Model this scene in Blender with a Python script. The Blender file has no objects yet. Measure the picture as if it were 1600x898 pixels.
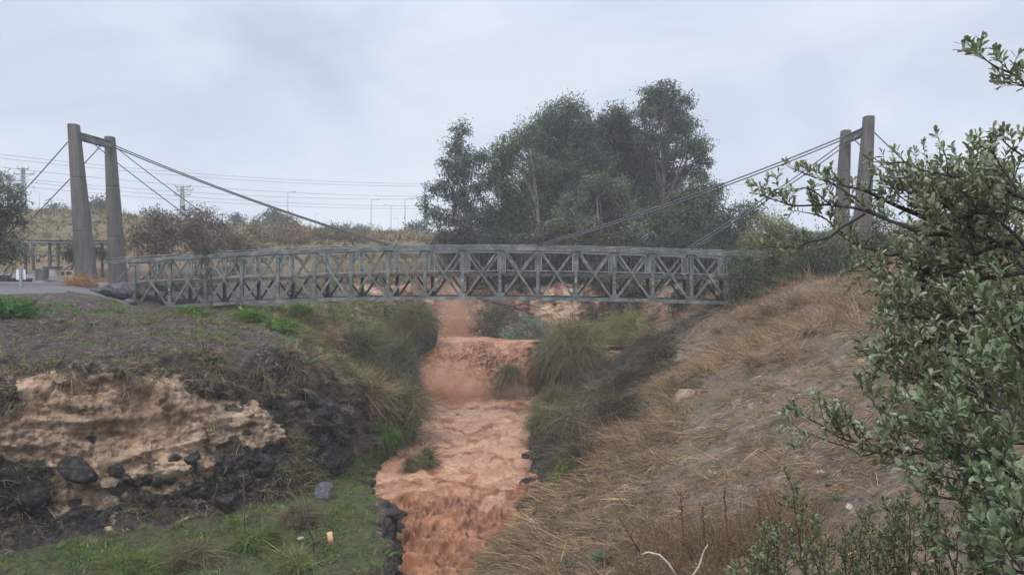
import bpy, math, random
import numpy as np
from math import radians, pi, sin, cos

# ------------------------------------------------------------------ camera, world, sun, exposure
SC = bpy.context.scene
COL = SC.collection
F_PX, W_PX, H_PX = 1200.0, 1600.0, 898.0
PITCH = math.atan(27.0 / F_PX)
cam_d = bpy.data.cameras.new("camera"); cam = bpy.data.objects.new("camera", cam_d); COL.objects.link(cam)
cam_d.sensor_width = 36.0; cam_d.lens = 36.0 * F_PX / W_PX
cam_d.clip_start = 0.1; cam_d.clip_end = 3000
cam.location = (0, 0, 0); cam.rotation_euler = (pi / 2 - PITCH, 0, 0)
SC.camera = cam

SUN_EL, SUN_AZ = radians(58), radians(205)        # azimuth clockwise from +Y: high, behind the camera to the left
world = bpy.data.worlds.new("World"); SC.world = world; world.use_nodes = True
def build_world():
    nt = world.node_tree; N = nt.nodes; L = nt.links; N.clear()
    out = N.new("ShaderNodeOutputWorld"); bg = N.new("ShaderNodeBackground"); bg.inputs[1].default_value = 0.1
    sky = N.new("ShaderNodeTexSky"); sky.sky_type = 'NISHITA'; sky.sun_disc = False
    sky.sun_elevation = SUN_EL; sky.sun_rotation = SUN_AZ
    tc = N.new("ShaderNodeTexCoord")
    mp = N.new("ShaderNodeMapping"); mp.inputs['Scale'].default_value = (1.0, 1.0, 2.6); mp.inputs['Rotation'].default_value = (0.12, 0.2, 0.3)
    L.new(tc.outputs['Generated'], mp.inputs[0])
    n1 = N.new("ShaderNodeTexNoise"); n1.inputs['Scale'].default_value = 2.3; n1.inputs['Detail'].default_value = 5; n1.inputs['Roughness'].default_value = 0.52
    n1.inputs['Distortion'].default_value = 0.5
    L.new(mp.outputs[0], n1.inputs['Vector'])
    r1 = N.new("ShaderNodeValToRGB"); e = r1.color_ramp.elements
    e[0].position = 0.34; e[0].color = (4.25, 4.75, 5.85, 1); e[1].position = 0.62; e[1].color = (5.9, 6.3, 7.15, 1)
    L.new(n1.outputs[0], r1.inputs[0])
    sep = N.new("ShaderNodeSeparateXYZ"); L.new(tc.outputs['Generated'], sep.inputs[0])
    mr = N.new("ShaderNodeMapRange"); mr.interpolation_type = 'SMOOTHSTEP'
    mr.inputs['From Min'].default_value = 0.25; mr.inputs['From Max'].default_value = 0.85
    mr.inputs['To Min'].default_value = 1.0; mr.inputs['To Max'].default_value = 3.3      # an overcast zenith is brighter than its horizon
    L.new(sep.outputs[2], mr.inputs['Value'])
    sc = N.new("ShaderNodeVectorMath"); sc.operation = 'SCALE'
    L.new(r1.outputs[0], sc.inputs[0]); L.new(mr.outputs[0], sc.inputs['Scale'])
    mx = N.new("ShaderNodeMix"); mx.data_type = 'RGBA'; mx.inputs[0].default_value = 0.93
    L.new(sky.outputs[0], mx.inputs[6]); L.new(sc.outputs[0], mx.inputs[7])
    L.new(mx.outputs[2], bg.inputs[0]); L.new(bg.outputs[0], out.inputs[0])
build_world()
sun_d = bpy.data.lights.new("sun", 'SUN'); sun = bpy.data.objects.new("sun", sun_d); COL.objects.link(sun)
sun_d.energy = 1.5; sun_d.angle = radians(12); sun_d.color = (1.0, 0.96, 0.9)
sun.rotation_euler = (pi / 2 - SUN_EL, 0, -SUN_AZ + pi); sun.location = (0, -20, 60)
vs = SC.view_settings
vs.view_transform = 'Standard'; vs.look = 'None'; vs.gamma = 1.0; vs.use_curve_mapping = False; vs.exposure = 0.36
SC.cycles.max_bounces = 6; SC.cycles.diffuse_bounces = 3; SC.cycles.transparent_max_bounces = 6; SC.cycles.volume_bounces = 2

# ------------------------------------------------------------------ numeric helpers
rng = np.random.default_rng(11)
random.seed(11)
CP, SP = cos(PITCH), sin(PITCH)
def at(px, py, D):
    """world point on the ray of photo pixel (px, py) at forward distance D (world y)"""
    dx = (px - 800.0) / F_PX; dy = (449.0 - py) / F_PX
    v = np.array([dx, CP + dy * SP, -SP + dy * CP])
    return v * (D / v[1])
def proj(P):
    P = np.asarray(P, float)
    f = P[..., 1] * CP - P[..., 2] * SP; u = P[..., 1] * SP + P[..., 2] * CP
    f = np.where(f < 0.05, 0.05, f)
    return 800 + F_PX * P[..., 0] / f, 449 - F_PX * u / f

def _hash(ix, iy, iz, seed):
    h = (ix.astype(np.int64) * 374761393 + iy.astype(np.int64) * 668265263 + iz.astype(np.int64) * 2147483647 + seed * 1274126177) & 0xFFFFFFFF
    h = ((h ^ (h >> 13)) * 1274126177) & 0xFFFFFFFF
    h = ((h ^ (h >> 16)) * 2246822519) & 0xFFFFFFFF
    return ((h ^ (h >> 15)) & 0xFFFFFF) / float(0xFFFFFF)
def noise(P, scale=1.0, seed=0):
    """smooth value noise in -1..1"""
    P = np.asarray(P, float) * scale
    i = np.floor(P); f = P - i; f = f * f * f * (f * (f * 6 - 15) + 10)
    i = i.astype(np.int64); r = 0
    for dx in (0, 1):
        wx = f[..., 0] if dx else 1 - f[..., 0]
        for dy in (0, 1):
            wy = f[..., 1] if dy else 1 - f[..., 1]
            for dz in (0, 1):
                wz = f[..., 2] if dz else 1 - f[..., 2]
                r = r + wx * wy * wz * _hash(i[..., 0] + dx, i[..., 1] + dy, i[..., 2] + dz, seed)
    return r * 2 - 1
def fbm(P, scale=1.0, octv=4, seed=0, gain=0.5):
    a, t, r = 1.0, 0.0, 0
    for o in range(octv):
        r = r + a * noise(P, scale * 2.03 ** o, seed + o * 17); t += a; a *= gain
    return r / t
def ridged(P, scale=1.0, octv=4, seed=0, gain=0.5):
    a, t, r = 1.0, 0.0, 0
    for o in range(octv):
        r = r + a * (1 - 2 * np.abs(noise(P, scale * 2.03 ** o, seed + o * 17))); t += a; a *= gain
    return r / t
def worley(P, scale=1.0, seed=0):
    """returns distances to the nearest and second nearest feature point, and the cell's random value"""
    P = np.asarray(P, float) * scale; i = np.floor(P).astype(np.int64); f = P - i
    d1 = np.full(P.shape[:-1], 9.0); d2 = d1.copy(); cv = np.zeros(P.shape[:-1])
    for dx in (-1, 0, 1):
        for dy in (-1, 0, 1):
            for dz in (-1, 0, 1):
                a, b, c = i[..., 0] + dx, i[..., 1] + dy, i[..., 2] + dz
                ox, oy, oz = _hash(a, b, c, seed), _hash(a, b, c, seed + 1), _hash(a, b, c, seed + 2)
                d = np.sqrt((dx + ox - f[..., 0]) ** 2 + (dy + oy - f[..., 1]) ** 2 + (dz + oz - f[..., 2]) ** 2)
                m = d < d1
                d2 = np.where(m, d1, np.minimum(d2, d)); cv = np.where(m, ox, cv); d1 = np.where(m, d, d1)
    return d1, d2, cv
def sstep(a, b, x):
    t = np.clip((np.asarray(x, float) - a) / (b - a), 0, 1); return t * t * (3 - 2 * t)
def band(x, a, b, w):
    return sstep(a - w, a + w, x) * (1 - sstep(b - w, b + w, x))
def nrm(v):
    v = np.asarray(v, float); return v / np.maximum(np.linalg.norm(v, axis=-1, keepdims=True), 1e-9)

# ------------------------------------------------------------------ object helpers
def tag(o, label=None, cat=None, group=None, kind=None):
    if label: o['label'] = label
    if cat: o['category'] = cat
    if group: o['group'] = group
    if kind: o['kind'] = kind
    return o
def empty(name, loc, label, cat, group=None):
    o = bpy.data.objects.new(name, None); COL.objects.link(o); o.location = loc
    o.empty_display_size = 0.3
    return tag(o, label, cat, group)
def wloc(o):
    v = np.zeros(3)
    while o is not None:
        v = v + np.array(o.location); o = o.parent
    return v
def mk(name, V, F, mat, parent=None, smooth=False, attrs=None, loc=None):
    """one mesh object from world-space vertices; F is an (n,k) array or a list of such arrays"""
    V = np.asarray(V, np.float64).reshape(-1, 3)
    Fs = F if isinstance(F, list) else [F]
    Fs = [np.asarray(f, np.int32) for f in Fs if len(f)]
    org = wloc(parent) if parent is not None else (np.asarray(loc, float) if loc is not None else np.zeros(3))
    me = bpy.data.meshes.new(name)
    me.vertices.add(len(V)); me.vertices.foreach_set('co', (V - org).astype(np.float32).ravel())
    nl = sum(f.size for f in Fs); npoly = sum(len(f) for f in Fs)
    me.loops.add(nl); me.polygons.add(npoly)
    me.loops.foreach_set('vertex_index', np.concatenate([f.ravel() for f in Fs]))
    tot = np.concatenate([np.full(len(f), f.shape[1], np.int32) for f in Fs])
    st = np.concatenate([[0], np.cumsum(tot)[:-1]]).astype(np.int32)
    me.polygons.foreach_set('loop_start', st)
    me.polygons.foreach_set('use_smooth', np.full(npoly, bool(smooth)))
    me.update(calc_edges=True)
    for k, a in (attrs or {}).items():
        a = np.asarray(a, np.float32)
        if a.ndim == 2:
            if a.shape[1] == 3: a = np.concatenate([a, np.ones((len(a), 1), np.float32)], 1)
            at_ = me.attributes.new(k, 'FLOAT_COLOR', 'POINT'); at_.data.foreach_set('color', a.ravel())
        else:
            at_ = me.attributes.new(k, 'FLOAT', 'POINT'); at_.data.foreach_set('value', a)
    me.materials.append(mat)
    o = bpy.data.objects.new(name, me); COL.objects.link(o)
    if parent is not None: o.parent = parent
    elif loc is not None: o.location = loc
    return o
def copy_tree(o, parent=None):
    c = o.copy(); COL.objects.link(c); c.parent = parent
    for ch in list(o.children): copy_tree(ch, c)
    return c

class MB:
    """collects shapes that become ONE mesh"""
    def __init__(s): s.V = []; s.F = {}; s.n = 0; s.C = []
    def add(s, V, F, col=None):
        V = np.asarray(V, float); F = np.asarray(F, np.int64)
        s.V.append(V); s.F.setdefault(F.shape[1], []).append(F + s.n); s.n += len(V)
        s.C.append(np.broadcast_to(np.asarray(col if col is not None else (1, 1, 1), float), (len(V), 3)))
        return s
    def box(s, c, size, R=None):
        h = np.asarray(size, float) / 2
        V = np.array([[x, y, z] for x in (-1, 1) for y in (-1, 1) for z in (-1, 1)], float) * h
        if R is not None: V = V @ np.asarray(R).T
        return s.add(V + np.asarray(c), [[0, 1, 3, 2], [4, 6, 7, 5], [0, 4, 5, 1], [2, 3, 7, 6], [0, 2, 6, 4], [1, 5, 7, 3]])
    def beam(s, a, b, w, h, up=(0, 0, 1)):
        """rectangular bar from a to b; w across, h along 'up'"""
        a = np.asarray(a, float); b = np.asarray(b, float); d = b - a; L = np.linalg.norm(d); d = d / L
        sd = np.cross(d, up); sd = sd / max(np.linalg.norm(sd), 1e-9); u = np.cross(sd, d)
        return s.box((a + b) / 2, (L, w, h), np.stack([d, sd, u], 1))
    def tube(s, pts, rad, n=6, cap=True, col=None):
        pts = np.asarray(pts, float); m = len(pts); rad = np.broadcast_to(np.asarray(rad, float), (m,))
        t = nrm(np.gradient(pts, axis=0)); ref = np.array([0.31, 0.22, 0.92]) if abs(t[0, 2]) < 0.9 else np.array([1.0, 0.2, 0.1])
        a = nrm(np.cross(t, ref)); b = np.cross(t, a)
        th = np.arange(n) * 2 * pi / n
        V = pts[:, None] + rad[:, None, None] * (np.cos(th)[None, :, None] * a[:, None] + np.sin(th)[None, :, None] * b[:, None])
        i = np.arange(m - 1)[:, None] * n; j = np.arange(n)[None]; k = (j + 1) % n
        F = np.stack([i + j, i + k, i + n + k, i + n + j], -1).reshape(-1, 4)
        s.add(V.reshape(-1, 3), F, col)
        if cap and n in (3, 4, 6, 8, 10, 12):
            off = s.n - m * n
            s.F.setdefault(n, []).append(np.array([list(range(off + (m - 1) * n, off + m * n)), list(range(off + n - 1, off - 1, -1))], np.int64))
        return s
    def build(s, name, mat, parent=None, smooth=False, loc=None, col=False):
        return mk(name, np.concatenate(s.V), [np.concatenate(f) for f in s.F.values()], mat, parent, smooth, {'col': np.concatenate(s.C)} if col else None, loc)

# ------------------------------------------------------------------ materials
def new_mat(name):
    m = bpy.data.materials.new(name); m.use_nodes = True
    nt = m.node_tree; nt.nodes.clear()
    out = nt.nodes.new("ShaderNodeOutputMaterial"); return m, nt, out
class NT:
    def __init__(s, nt): s.nt = nt; s.N = nt.nodes; s.L = nt.links
    def link(s, a, b): s.L.new(a, b)
    def noise(s, scale, detail=4, rough=0.55, vec=None, dist=0.0):
        n = s.N.new("ShaderNodeTexNoise"); n.inputs['Scale'].default_value = scale; n.inputs['Detail'].default_value = detail
        n.inputs['Roughness'].default_value = rough; n.inputs['Distortion'].default_value = dist
        if vec is not None: s.link(vec, n.inputs['Vector'])
        return n.outputs[0]
    def voro(s, scale, vec=None, feat='F1', out=0):
        n = s.N.new("ShaderNodeTexVoronoi"); n.feature = feat; n.inputs['Scale'].default_value = scale
        if vec is not None: s.link(vec, n.inputs['Vector'])
        return n.outputs[out]
    def coord(s, scale=(1, 1, 1), kind='Object'):
        tc = s.N.new("ShaderNodeTexCoord"); mp = s.N.new("ShaderNodeMapping"); mp.inputs['Scale'].default_value = scale
        s.link(tc.outputs[kind], mp.inputs[0]); return mp.outputs[0]
    def ramp(s, fac, stops):
        r = s.N.new("ShaderNodeValToRGB"); e = r.color_ramp.elements
        while len(e) < len(stops): e.new(0.5)
        for k, (p, c) in enumerate(stops):
            e[k].position = p; e[k].color = (c[0], c[1], c[2], 1) if not np.isscalar(c) else (c, c, c, 1)
        s.link(fac, r.inputs[0]); return r.outputs[0]
    def mix(s, fac, a, b, mode='MIX'):
        m = s.N.new("ShaderNodeMix"); m.data_type = 'RGBA'; m.blend_type = mode
        for sock, v in ((m.inputs[0], fac), (m.inputs[6], a), (m.inputs[7], b)):
            if hasattr(v, 'links') or hasattr(v, 'is_linked'): s.link(v, sock)
            elif np.isscalar(v): sock.default_value = v
            else: sock.default_value = (v[0], v[1], v[2], 1)
        return m.outputs[2]
    def math(s, op, a, b=0.0, clamp=False):
        m = s.N.new("ShaderNodeMath"); m.operation = op; m.use_clamp = clamp
        for sock, v in ((m.inputs[0], a), (m.inputs[1], b)):
            if np.isscalar(v): sock.default_value = v
            else: s.link(v, sock)
        return m.outputs[0]
    def attr(s, name, out='Color'):
        a = s.N.new("ShaderNodeAttribute"); a.attribute_name = name; return a.outputs[out]
    def bump(s, h, strength=0.5, dist=0.05):
        b = s.N.new("ShaderNodeBump"); b.inputs['Strength'].default_value = strength; b.inputs['Distance'].default_value = dist
        s.link(h, b.inputs['Height']); return b.outputs[0]
    def principled(s, col, rough=0.8, normal=None, spec=0.3, metal=0.0):
        p = s.N.new("ShaderNodeBsdfPrincipled")
        for key, v in (('Base Color', col), ('Roughness', rough), ('Specular IOR Level', spec), ('Metallic', metal)):
            sock = p.inputs[key]
            if hasattr(v, 'is_linked'): s.link(v, sock)
            elif np.isscalar(v): sock.default_value = v
            else: sock.default_value = (v[0], v[1], v[2], 1)
        if normal is not None: s.link(normal, p.inputs['Normal'])
        return p.outputs[0]

def mat_simple(name, c1, c2, scale=3.0, rough=0.8, bump=0.3, bdist=0.02, spec=0.3, stretch=(1, 1, 1), metal=0.0, bscale=None):
    m, nt, out = new_mat(name); t = NT(nt); co = t.coord(stretch)
    n = t.noise(scale, 6, 0.6, co)
    col = t.ramp(n, [(0.3, c1), (0.7, c2)])
    h = t.noise(bscale or scale * 4, 6, 0.65, co)
    t.link(t.principled(col, rough, t.bump(h, bump, bdist), spec, metal), out.inputs[0]); return m
def mat_leaf(name, rough=0.55, trans=0.25, spec=0.25, tcol=(1.2, 1.25, 0.7)):
    """foliage coloured by each blade's or leaf's own pigment ('col')"""
    m, nt, out = new_mat(name); t = NT(nt); c = t.attr('col')
    p = t.principled(c, rough, None, spec)
    tr = t.N.new("ShaderNodeBsdfTranslucent"); t.link(t.mix(1.0, c, tcol, 'MULTIPLY'), tr.inputs[0])
    mx = t.N.new("ShaderNodeMixShader"); mx.inputs[0].default_value = trans
    t.link(p, mx.inputs[1]); t.link(tr.outputs[0], mx.inputs[2]); t.link(mx.outputs[0], out.inputs[0]); return m
def mat_steel():
    m, nt, out = new_mat("weathered_steel"); t = NT(nt); co = t.coord()
    n = t.noise(1.9, 6, 0.7, co); n2 = t.noise(6, 5, 0.7, co)
    col = t.ramp(n, [(0.36, (0.058, 0.067, 0.06)), (0.5, (0.116, 0.128, 0.117)), (0.64, (0.21, 0.222, 0.205))])
    col = t.mix(t.ramp(n2, [(0.58, 0.0), (0.72, 0.55)]), col, (0.10, 0.075, 0.055))
    t.link(t.principled(col, 0.6, t.bump(n2, 0.15, 0.01), 0.4, 0.0), out.inputs[0]); return m
def mat_concrete():
    m, nt, out = new_mat("stained_concrete"); t = NT(nt); co = t.coord((1, 1, 0.16)); co2 = t.coord()
    n = t.noise(3.2, 6, 0.68, co); n2 = t.noise(14, 5, 0.7, co2); n3 = t.noise(1.1, 4, 0.5, co2)
    col = t.ramp(n, [(0.34, (0.075, 0.068, 0.064)), (0.5, (0.118, 0.107, 0.10)), (0.66, (0.168, 0.153, 0.142))])
    col = t.mix(t.ramp(n2, [(0.35, 0.35), (0.6, 0.0)]), col, (0.08, 0.075, 0.07))
    col = t.mix(t.ramp(n3, [(0.5, 0.0), (0.75, 0.5)]), col, (0.15, 0.15, 0.115))
    t.link(t.principled(col, 0.9, t.bump(n2, 0.3, 0.01), 0.2), out.inputs[0]); return m
def mat_bark(name, c1, c2, scale=6):
    return mat_simple(name, c1, c2, scale, 0.9, 0.6, 0.02, 0.15, (1, 1, 0.35))
def mat_rock(name, c1, c2, c3, scale=3.0):
    m, nt, out = new_mat(name); t = NT(nt); co = t.coord()
    n = t.noise(scale, 8, 0.65, co); v = t.voro(scale * 2.2, co, 'DISTANCE_TO_EDGE'); n2 = t.noise(scale * 7, 6, 0.7, co)
    col = t.ramp(n, [(0.32, c1), (0.5, c2), (0.7, c3)])
    h = t.math('ADD', t.math('MULTIPLY', n2, 0.6), t.ramp(v, [(0.0, 0.0), (0.08, 0.5)]))
    t.link(t.principled(col, 0.85, t.bump(h, 0.9, 0.06), 0.2), out.inputs[0]); return m
def mat_ground():
    """soil, limestone, basalt, turf and gravel mixed by where each lies on the ground (attributes za, zb)"""
    m, nt, out = new_mat("bank_earth"); t = NT(nt); co = t.coord()
    za = t.N.new("ShaderNodeSeparateColor"); t.link(t.attr('za'), za.inputs[0])
    zb = t.N.new("ShaderNodeSeparateColor"); t.link(t.attr('zb'), zb.inputs[0])
    nb = t.noise(0.42, 6, 0.6, co); nm = t.noise(1.5, 7, 0.66, co); nf = t.noise(5.5, 7, 0.72, co); nff = t.noise(22, 5, 0.75, co)
    cos_ = t.coord((1, 1, 2.2)); vo = t.voro(3.2, cos_, 'DISTANCE_TO_EDGE'); vo2 = t.voro(8.0, cos_, 'DISTANCE_TO_EDGE')
    dark = t.ramp(nf, [(0.36, (0.014, 0.011, 0.009)), (0.47, (0.042, 0.034, 0.028)), (0.56, (0.088, 0.072, 0.06)), (0.67, (0.23, 0.195, 0.165))])
    dark = t.mix(t.ramp(nm, [(0.42, 0.0), (0.6, 0.65)]), dark, (0.085, 0.058, 0.038))
    lime = t.ramp(nm, [(0.32, (0.20, 0.125, 0.08)), (0.45, (0.42, 0.28, 0.18)), (0.56, (0.56, 0.41, 0.285)), (0.7, (0.44, 0.36, 0.29))])
    lime = t.mix(t.ramp(nb, [(0.5, 0.0), (0.68, 0.8)]), lime, (0.58, 0.34, 0.17))
    lime = t.mix(t.ramp(nf, [(0.5, 0.0), (0.66, 0.85)]), lime, (0.15, 0.105, 0.075))
    lime = t.mix(t.ramp(t.noise(2.2, 6, 0.65, t.coord((1, 1, 0.22))), [(0.5, 0.0), (0.63, 0.75)]), lime, (0.165, 0.11, 0.075))
    lime = t.mix(t.ramp(vo, [(0.0, 0.55), (0.05, 0.0)]), lime, (0.12, 0.085, 0.06))
    lime = t.mix(t.ramp(vo2, [(0.0, 0.3), (0.05, 0.0)]), lime, (0.2, 0.14, 0.10))
    bas = t.ramp(nf, [(0.36, (0.008, 0.008, 0.008)), (0.5, (0.03, 0.027, 0.025)), (0.6, (0.075, 0.062, 0.052)), (0.7, (0.17, 0.15, 0.13))])
    grn = t.ramp(nf, [(0.36, (0.022, 0.024, 0.012)), (0.5, (0.05, 0.07, 0.02)), (0.62, (0.085, 0.105, 0.035)), (0.72, (0.14, 0.13, 0.065))])
    grn = t.mix(t.ramp(nm, [(0.45, 0.0), (0.62, 0.7)]), grn, (0.085, 0.065, 0.038))
    drs = t.ramp(nf, [(0.36, (0.05, 0.035, 0.026)), (0.47, (0.14, 0.104, 0.081)), (0.56, (0.215, 0.166, 0.13)), (0.67, (0.37, 0.305, 0.25))])
    drs = t.mix(t.ramp(nm, [(0.42, 0.0), (0.6, 0.8)]), drs, (0.215, 0.145, 0.092))
    drs = t.mix(t.ramp(nb, [(0.46, 0.0), (0.6, 0.6)]), drs, (0.125, 0.10, 0.072))
    red = t.ramp(nm, [(0.34, (0.06, 0.036, 0.03)), (0.46, (0.17, 0.095, 0.068)), (0.56, (0.31, 0.17, 0.112)), (0.7, (0.42, 0.285, 0.195))])
    grv = t.ramp(nff, [(0.35, (0.07, 0.064, 0.067)), (0.65, (0.22, 0.205, 0.21))])
    def edge(z, k=0.8):
        a = t.math('ADD', z, t.math('MULTIPLY', t.math('SUBTRACT', nm, 0.5), k * 1.6)); a = t.math('ADD', a, t.math('MULTIPLY', t.math('SUBTRACT', nf, 0.5), k))
        return t.ramp(a, [(0.42, 0.0), (0.58, 1.0)])
    c = dark
    c = t.mix(edge(zb.outputs[0]), c, drs)
    c = t.mix(edge(zb.outputs[1]), c, red)
    c = t.mix(edge(za.outputs[0], 1.0), c, lime)
    c = t.mix(edge(za.outputs[1], 1.0), c, bas)
    c = t.mix(edge(zb.outputs[2], 0.2), c, grv)
    c = t.mix(edge(za.outputs[2]), c, grn)
    h = t.math('ADD', t.math('MULTIPLY', nf, 0.6), t.math('MULTIPLY', nff, 0.25))
    t.link(t.principled(c, 0.85, t.bump(h, 1.0, 0.16), 0.25), out.inputs[0]); return m
def mat_plain():
    m, nt, out = new_mat("far_grassland"); t = NT(nt); co = t.coord()
    nb = t.noise(0.045, 6, 0.6, co); nm = t.noise(0.5, 6, 0.65, co); nf = t.noise(4, 6, 0.7, co)
    a = t.ramp(nm, [(0.3, (0.035, 0.04, 0.018)), (0.5, (0.085, 0.085, 0.045)), (0.7, (0.15, 0.13, 0.075))])
    b = t.ramp(nf, [(0.35, (0.08, 0.055, 0.035)), (0.65, (0.19, 0.13, 0.08))])
    c = t.mix(t.ramp(nb, [(0.42, 0.0), (0.58, 1.0)]), a, b)
    gv = t.attr('gravel', 'Fac'); g2 = t.ramp(t.noise(6, 5, 0.7, co), [(0.3, (0.08, 0.074, 0.077)), (0.7, (0.2, 0.185, 0.19))])
    c = t.mix(t.ramp(t.math('ADD', gv, t.math('MULTIPLY', t.math('SUBTRACT', nm, 0.5), 0.5)), [(0.45, 0.0), (0.6, 1.0)]), c, g2)
    t.link(t.principled(c, 0.95, t.bump(nf, 0.6, 0.15), 0.1), out.inputs[0]); return m
def mat_water():
    m, nt, out = new_mat("muddy_floodwater"); t = NT(nt); co = t.coord()
    n = t.noise(1.6, 7, 0.65, co, 0.8); n2 = t.noise(6, 6, 0.72, co, 1.0); fo = t.attr('foam', 'Fac')
    c = t.ramp(n, [(0.38, (0.10, 0.036, 0.014)), (0.5, (0.19, 0.076, 0.033)), (0.62, (0.29, 0.13, 0.062))])
    c = t.mix(t.math('MULTIPLY', fo, t.ramp(n2, [(0.38, 0.3), (0.55, 1.0)])), c, (0.45, 0.265, 0.17))
    h = t.math('ADD', t.math('MULTIPLY', n2, 0.7), t.math('MULTIPLY', t.noise(34, 4, 0.7, co, 0.5), 0.4))
    t.link(t.principled(c, 0.36, t.bump(h, 0.6, 0.07), 0.26), out.inputs[0]); return m

M = dict(
    steel=mat_steel(), concrete=mat_concrete(), ground=mat_ground(), plain=mat_plain(), water=mat_water(),
    grass=mat_leaf("grass_blade", 0.7, 0.25, 0.15), leaf=mat_leaf("tree_leaf", 0.55, 0.22, 0.25), shrub=mat_leaf("leathery_leaf", 0.42, 0.18, 0.45),
    bark=mat_bark("grey_bark", (0.07, 0.06, 0.052), (0.16, 0.14, 0.12)), palebark=mat_bark("pale_gum_bark", (0.16, 0.14, 0.12), (0.34, 0.31, 0.28), 3),
    twig=mat_bark("dark_shrub_bark", (0.028, 0.022, 0.02), (0.085, 0.068, 0.06), 30), redtwig=mat_bark("red_brown_stem", (0.06, 0.028, 0.02), (0.13, 0.06, 0.04), 30),
    basalt=mat_rock("black_basalt", (0.011, 0.010, 0.009), (0.032, 0.028, 0.025), (0.115, 0.098, 0.083)),
    greyrock=mat_rock("grey_boulder", (0.045, 0.045, 0.048), (0.10, 0.10, 0.105), (0.2, 0.2, 0.2)),
    limerock=mat_rock("pale_limestone", (0.13, 0.088, 0.06), (0.32, 0.225, 0.15), (0.47, 0.36, 0.26)),
    mossrock=mat_rock("mossy_rock", (0.025, 0.022, 0.018), (0.065, 0.06, 0.042), (0.17, 0.15, 0.115)),
    whitestone=mat_simple("white_stone", (0.2, 0.175, 0.15), (0.42, 0.38, 0.33), 9, 0.85, 0.4, 0.01),
    wire=mat_simple("steel_wire", (0.05, 0.05, 0.055), (0.09, 0.09, 0.095), 3, 0.6, 0.1),
    powerline=mat_simple("power_cable", (0.12, 0.12, 0.13), (0.18, 0.18, 0.19), 1, 0.6, 0.05),
    galv=mat_simple("galvanised_metal", (0.2, 0.21, 0.22), (0.3, 0.31, 0.32), 2, 0.5, 0.1, 0.01, 0.5),
    lattice=mat_simple("lattice_steel", (0.12, 0.125, 0.13), (0.2, 0.2, 0.21), 2, 0.6, 0.1),
    wood=mat_simple("dark_timber", (0.05, 0.045, 0.042), (0.13, 0.12, 0.115), 5, 0.85, 0.4, 0.01, 0.2, (1, 1, 0.2)),
    paint=mat_simple("white_paint", (0.6, 0.6, 0.6), (0.75, 0.75, 0.75), 4, 0.6, 0.1),
    plast=mat_simple("black_plastic", (0.02, 0.02, 0.022), (0.045, 0.045, 0.05), 4, 0.5, 0.1),
    paleblock=mat_simple("pale_concrete_block", (0.25, 0.22, 0.19), (0.38, 0.34, 0.30), 4, 0.9, 0.3),
    lichen=mat_bark("bleached_twig", (0.32, 0.28, 0.22), (0.55, 0.5, 0.42), 20), cutwood=mat_simple("fresh_cut_wood", (0.50, 0.29, 0.15), (0.62, 0.39, 0.22), 12, 0.8, 0.2),
)

# ------------------------------------------------------------------ the land: lofted sheets
class Loft:
    def __init__(s, C): s.C = np.asarray(C, float); s.S, s.K = s.C.shape[:2]
    def ev(s, a, b):
        a = np.clip(a, 0, s.S - 1.0001); b = np.clip(b, 0, s.K - 1.0001)
        ia = np.floor(a).astype(int); ib = np.floor(b).astype(int)
        def w(t, k=0.42):
            return [k * (-t + 2 * t * t - t ** 3), 1 + (k - 3) * t * t + (2 - k) * t ** 3, k * t + (3 - 2 * k) * t * t + (k - 2) * t ** 3, k * (t ** 3 - t * t)]
        wa, wb = w(a - ia), w(b - ib); r = 0
        for i in range(4):
            qa = np.clip(ia + i - 1, 0, s.S - 1)
            for j in range(4):
                r = r + (wa[i] * wb[j])[..., None] * s.C[qa, np.clip(ib + j - 1, 0, s.K - 1)]
        return r
    def grid(s, ns, nu, sfun=None):
        a = np.linspace(0, s.S - 1, ns)[:, None] + np.zeros((1, nu)); b = np.zeros((ns, 1)) + np.linspace(0, s.K - 1, nu)[None]
        P = s.ev(a, b); return a, b, P
def grid_normals(P):
    n = np.cross(np.gradient(P, axis=0), np.gradient(P, axis=1)); return nrm(n)
def grid_faces(ns, nu, flip=False):
    i = np.arange(ns - 1)[:, None] * nu + np.arange(nu - 1)[None]
    F = np.stack([i, i + 1, i + nu + 1, i + nu], -1).reshape(-1, 4)
    return F[:, ::-1] if flip else F

WATER_Z = -7.4
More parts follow.
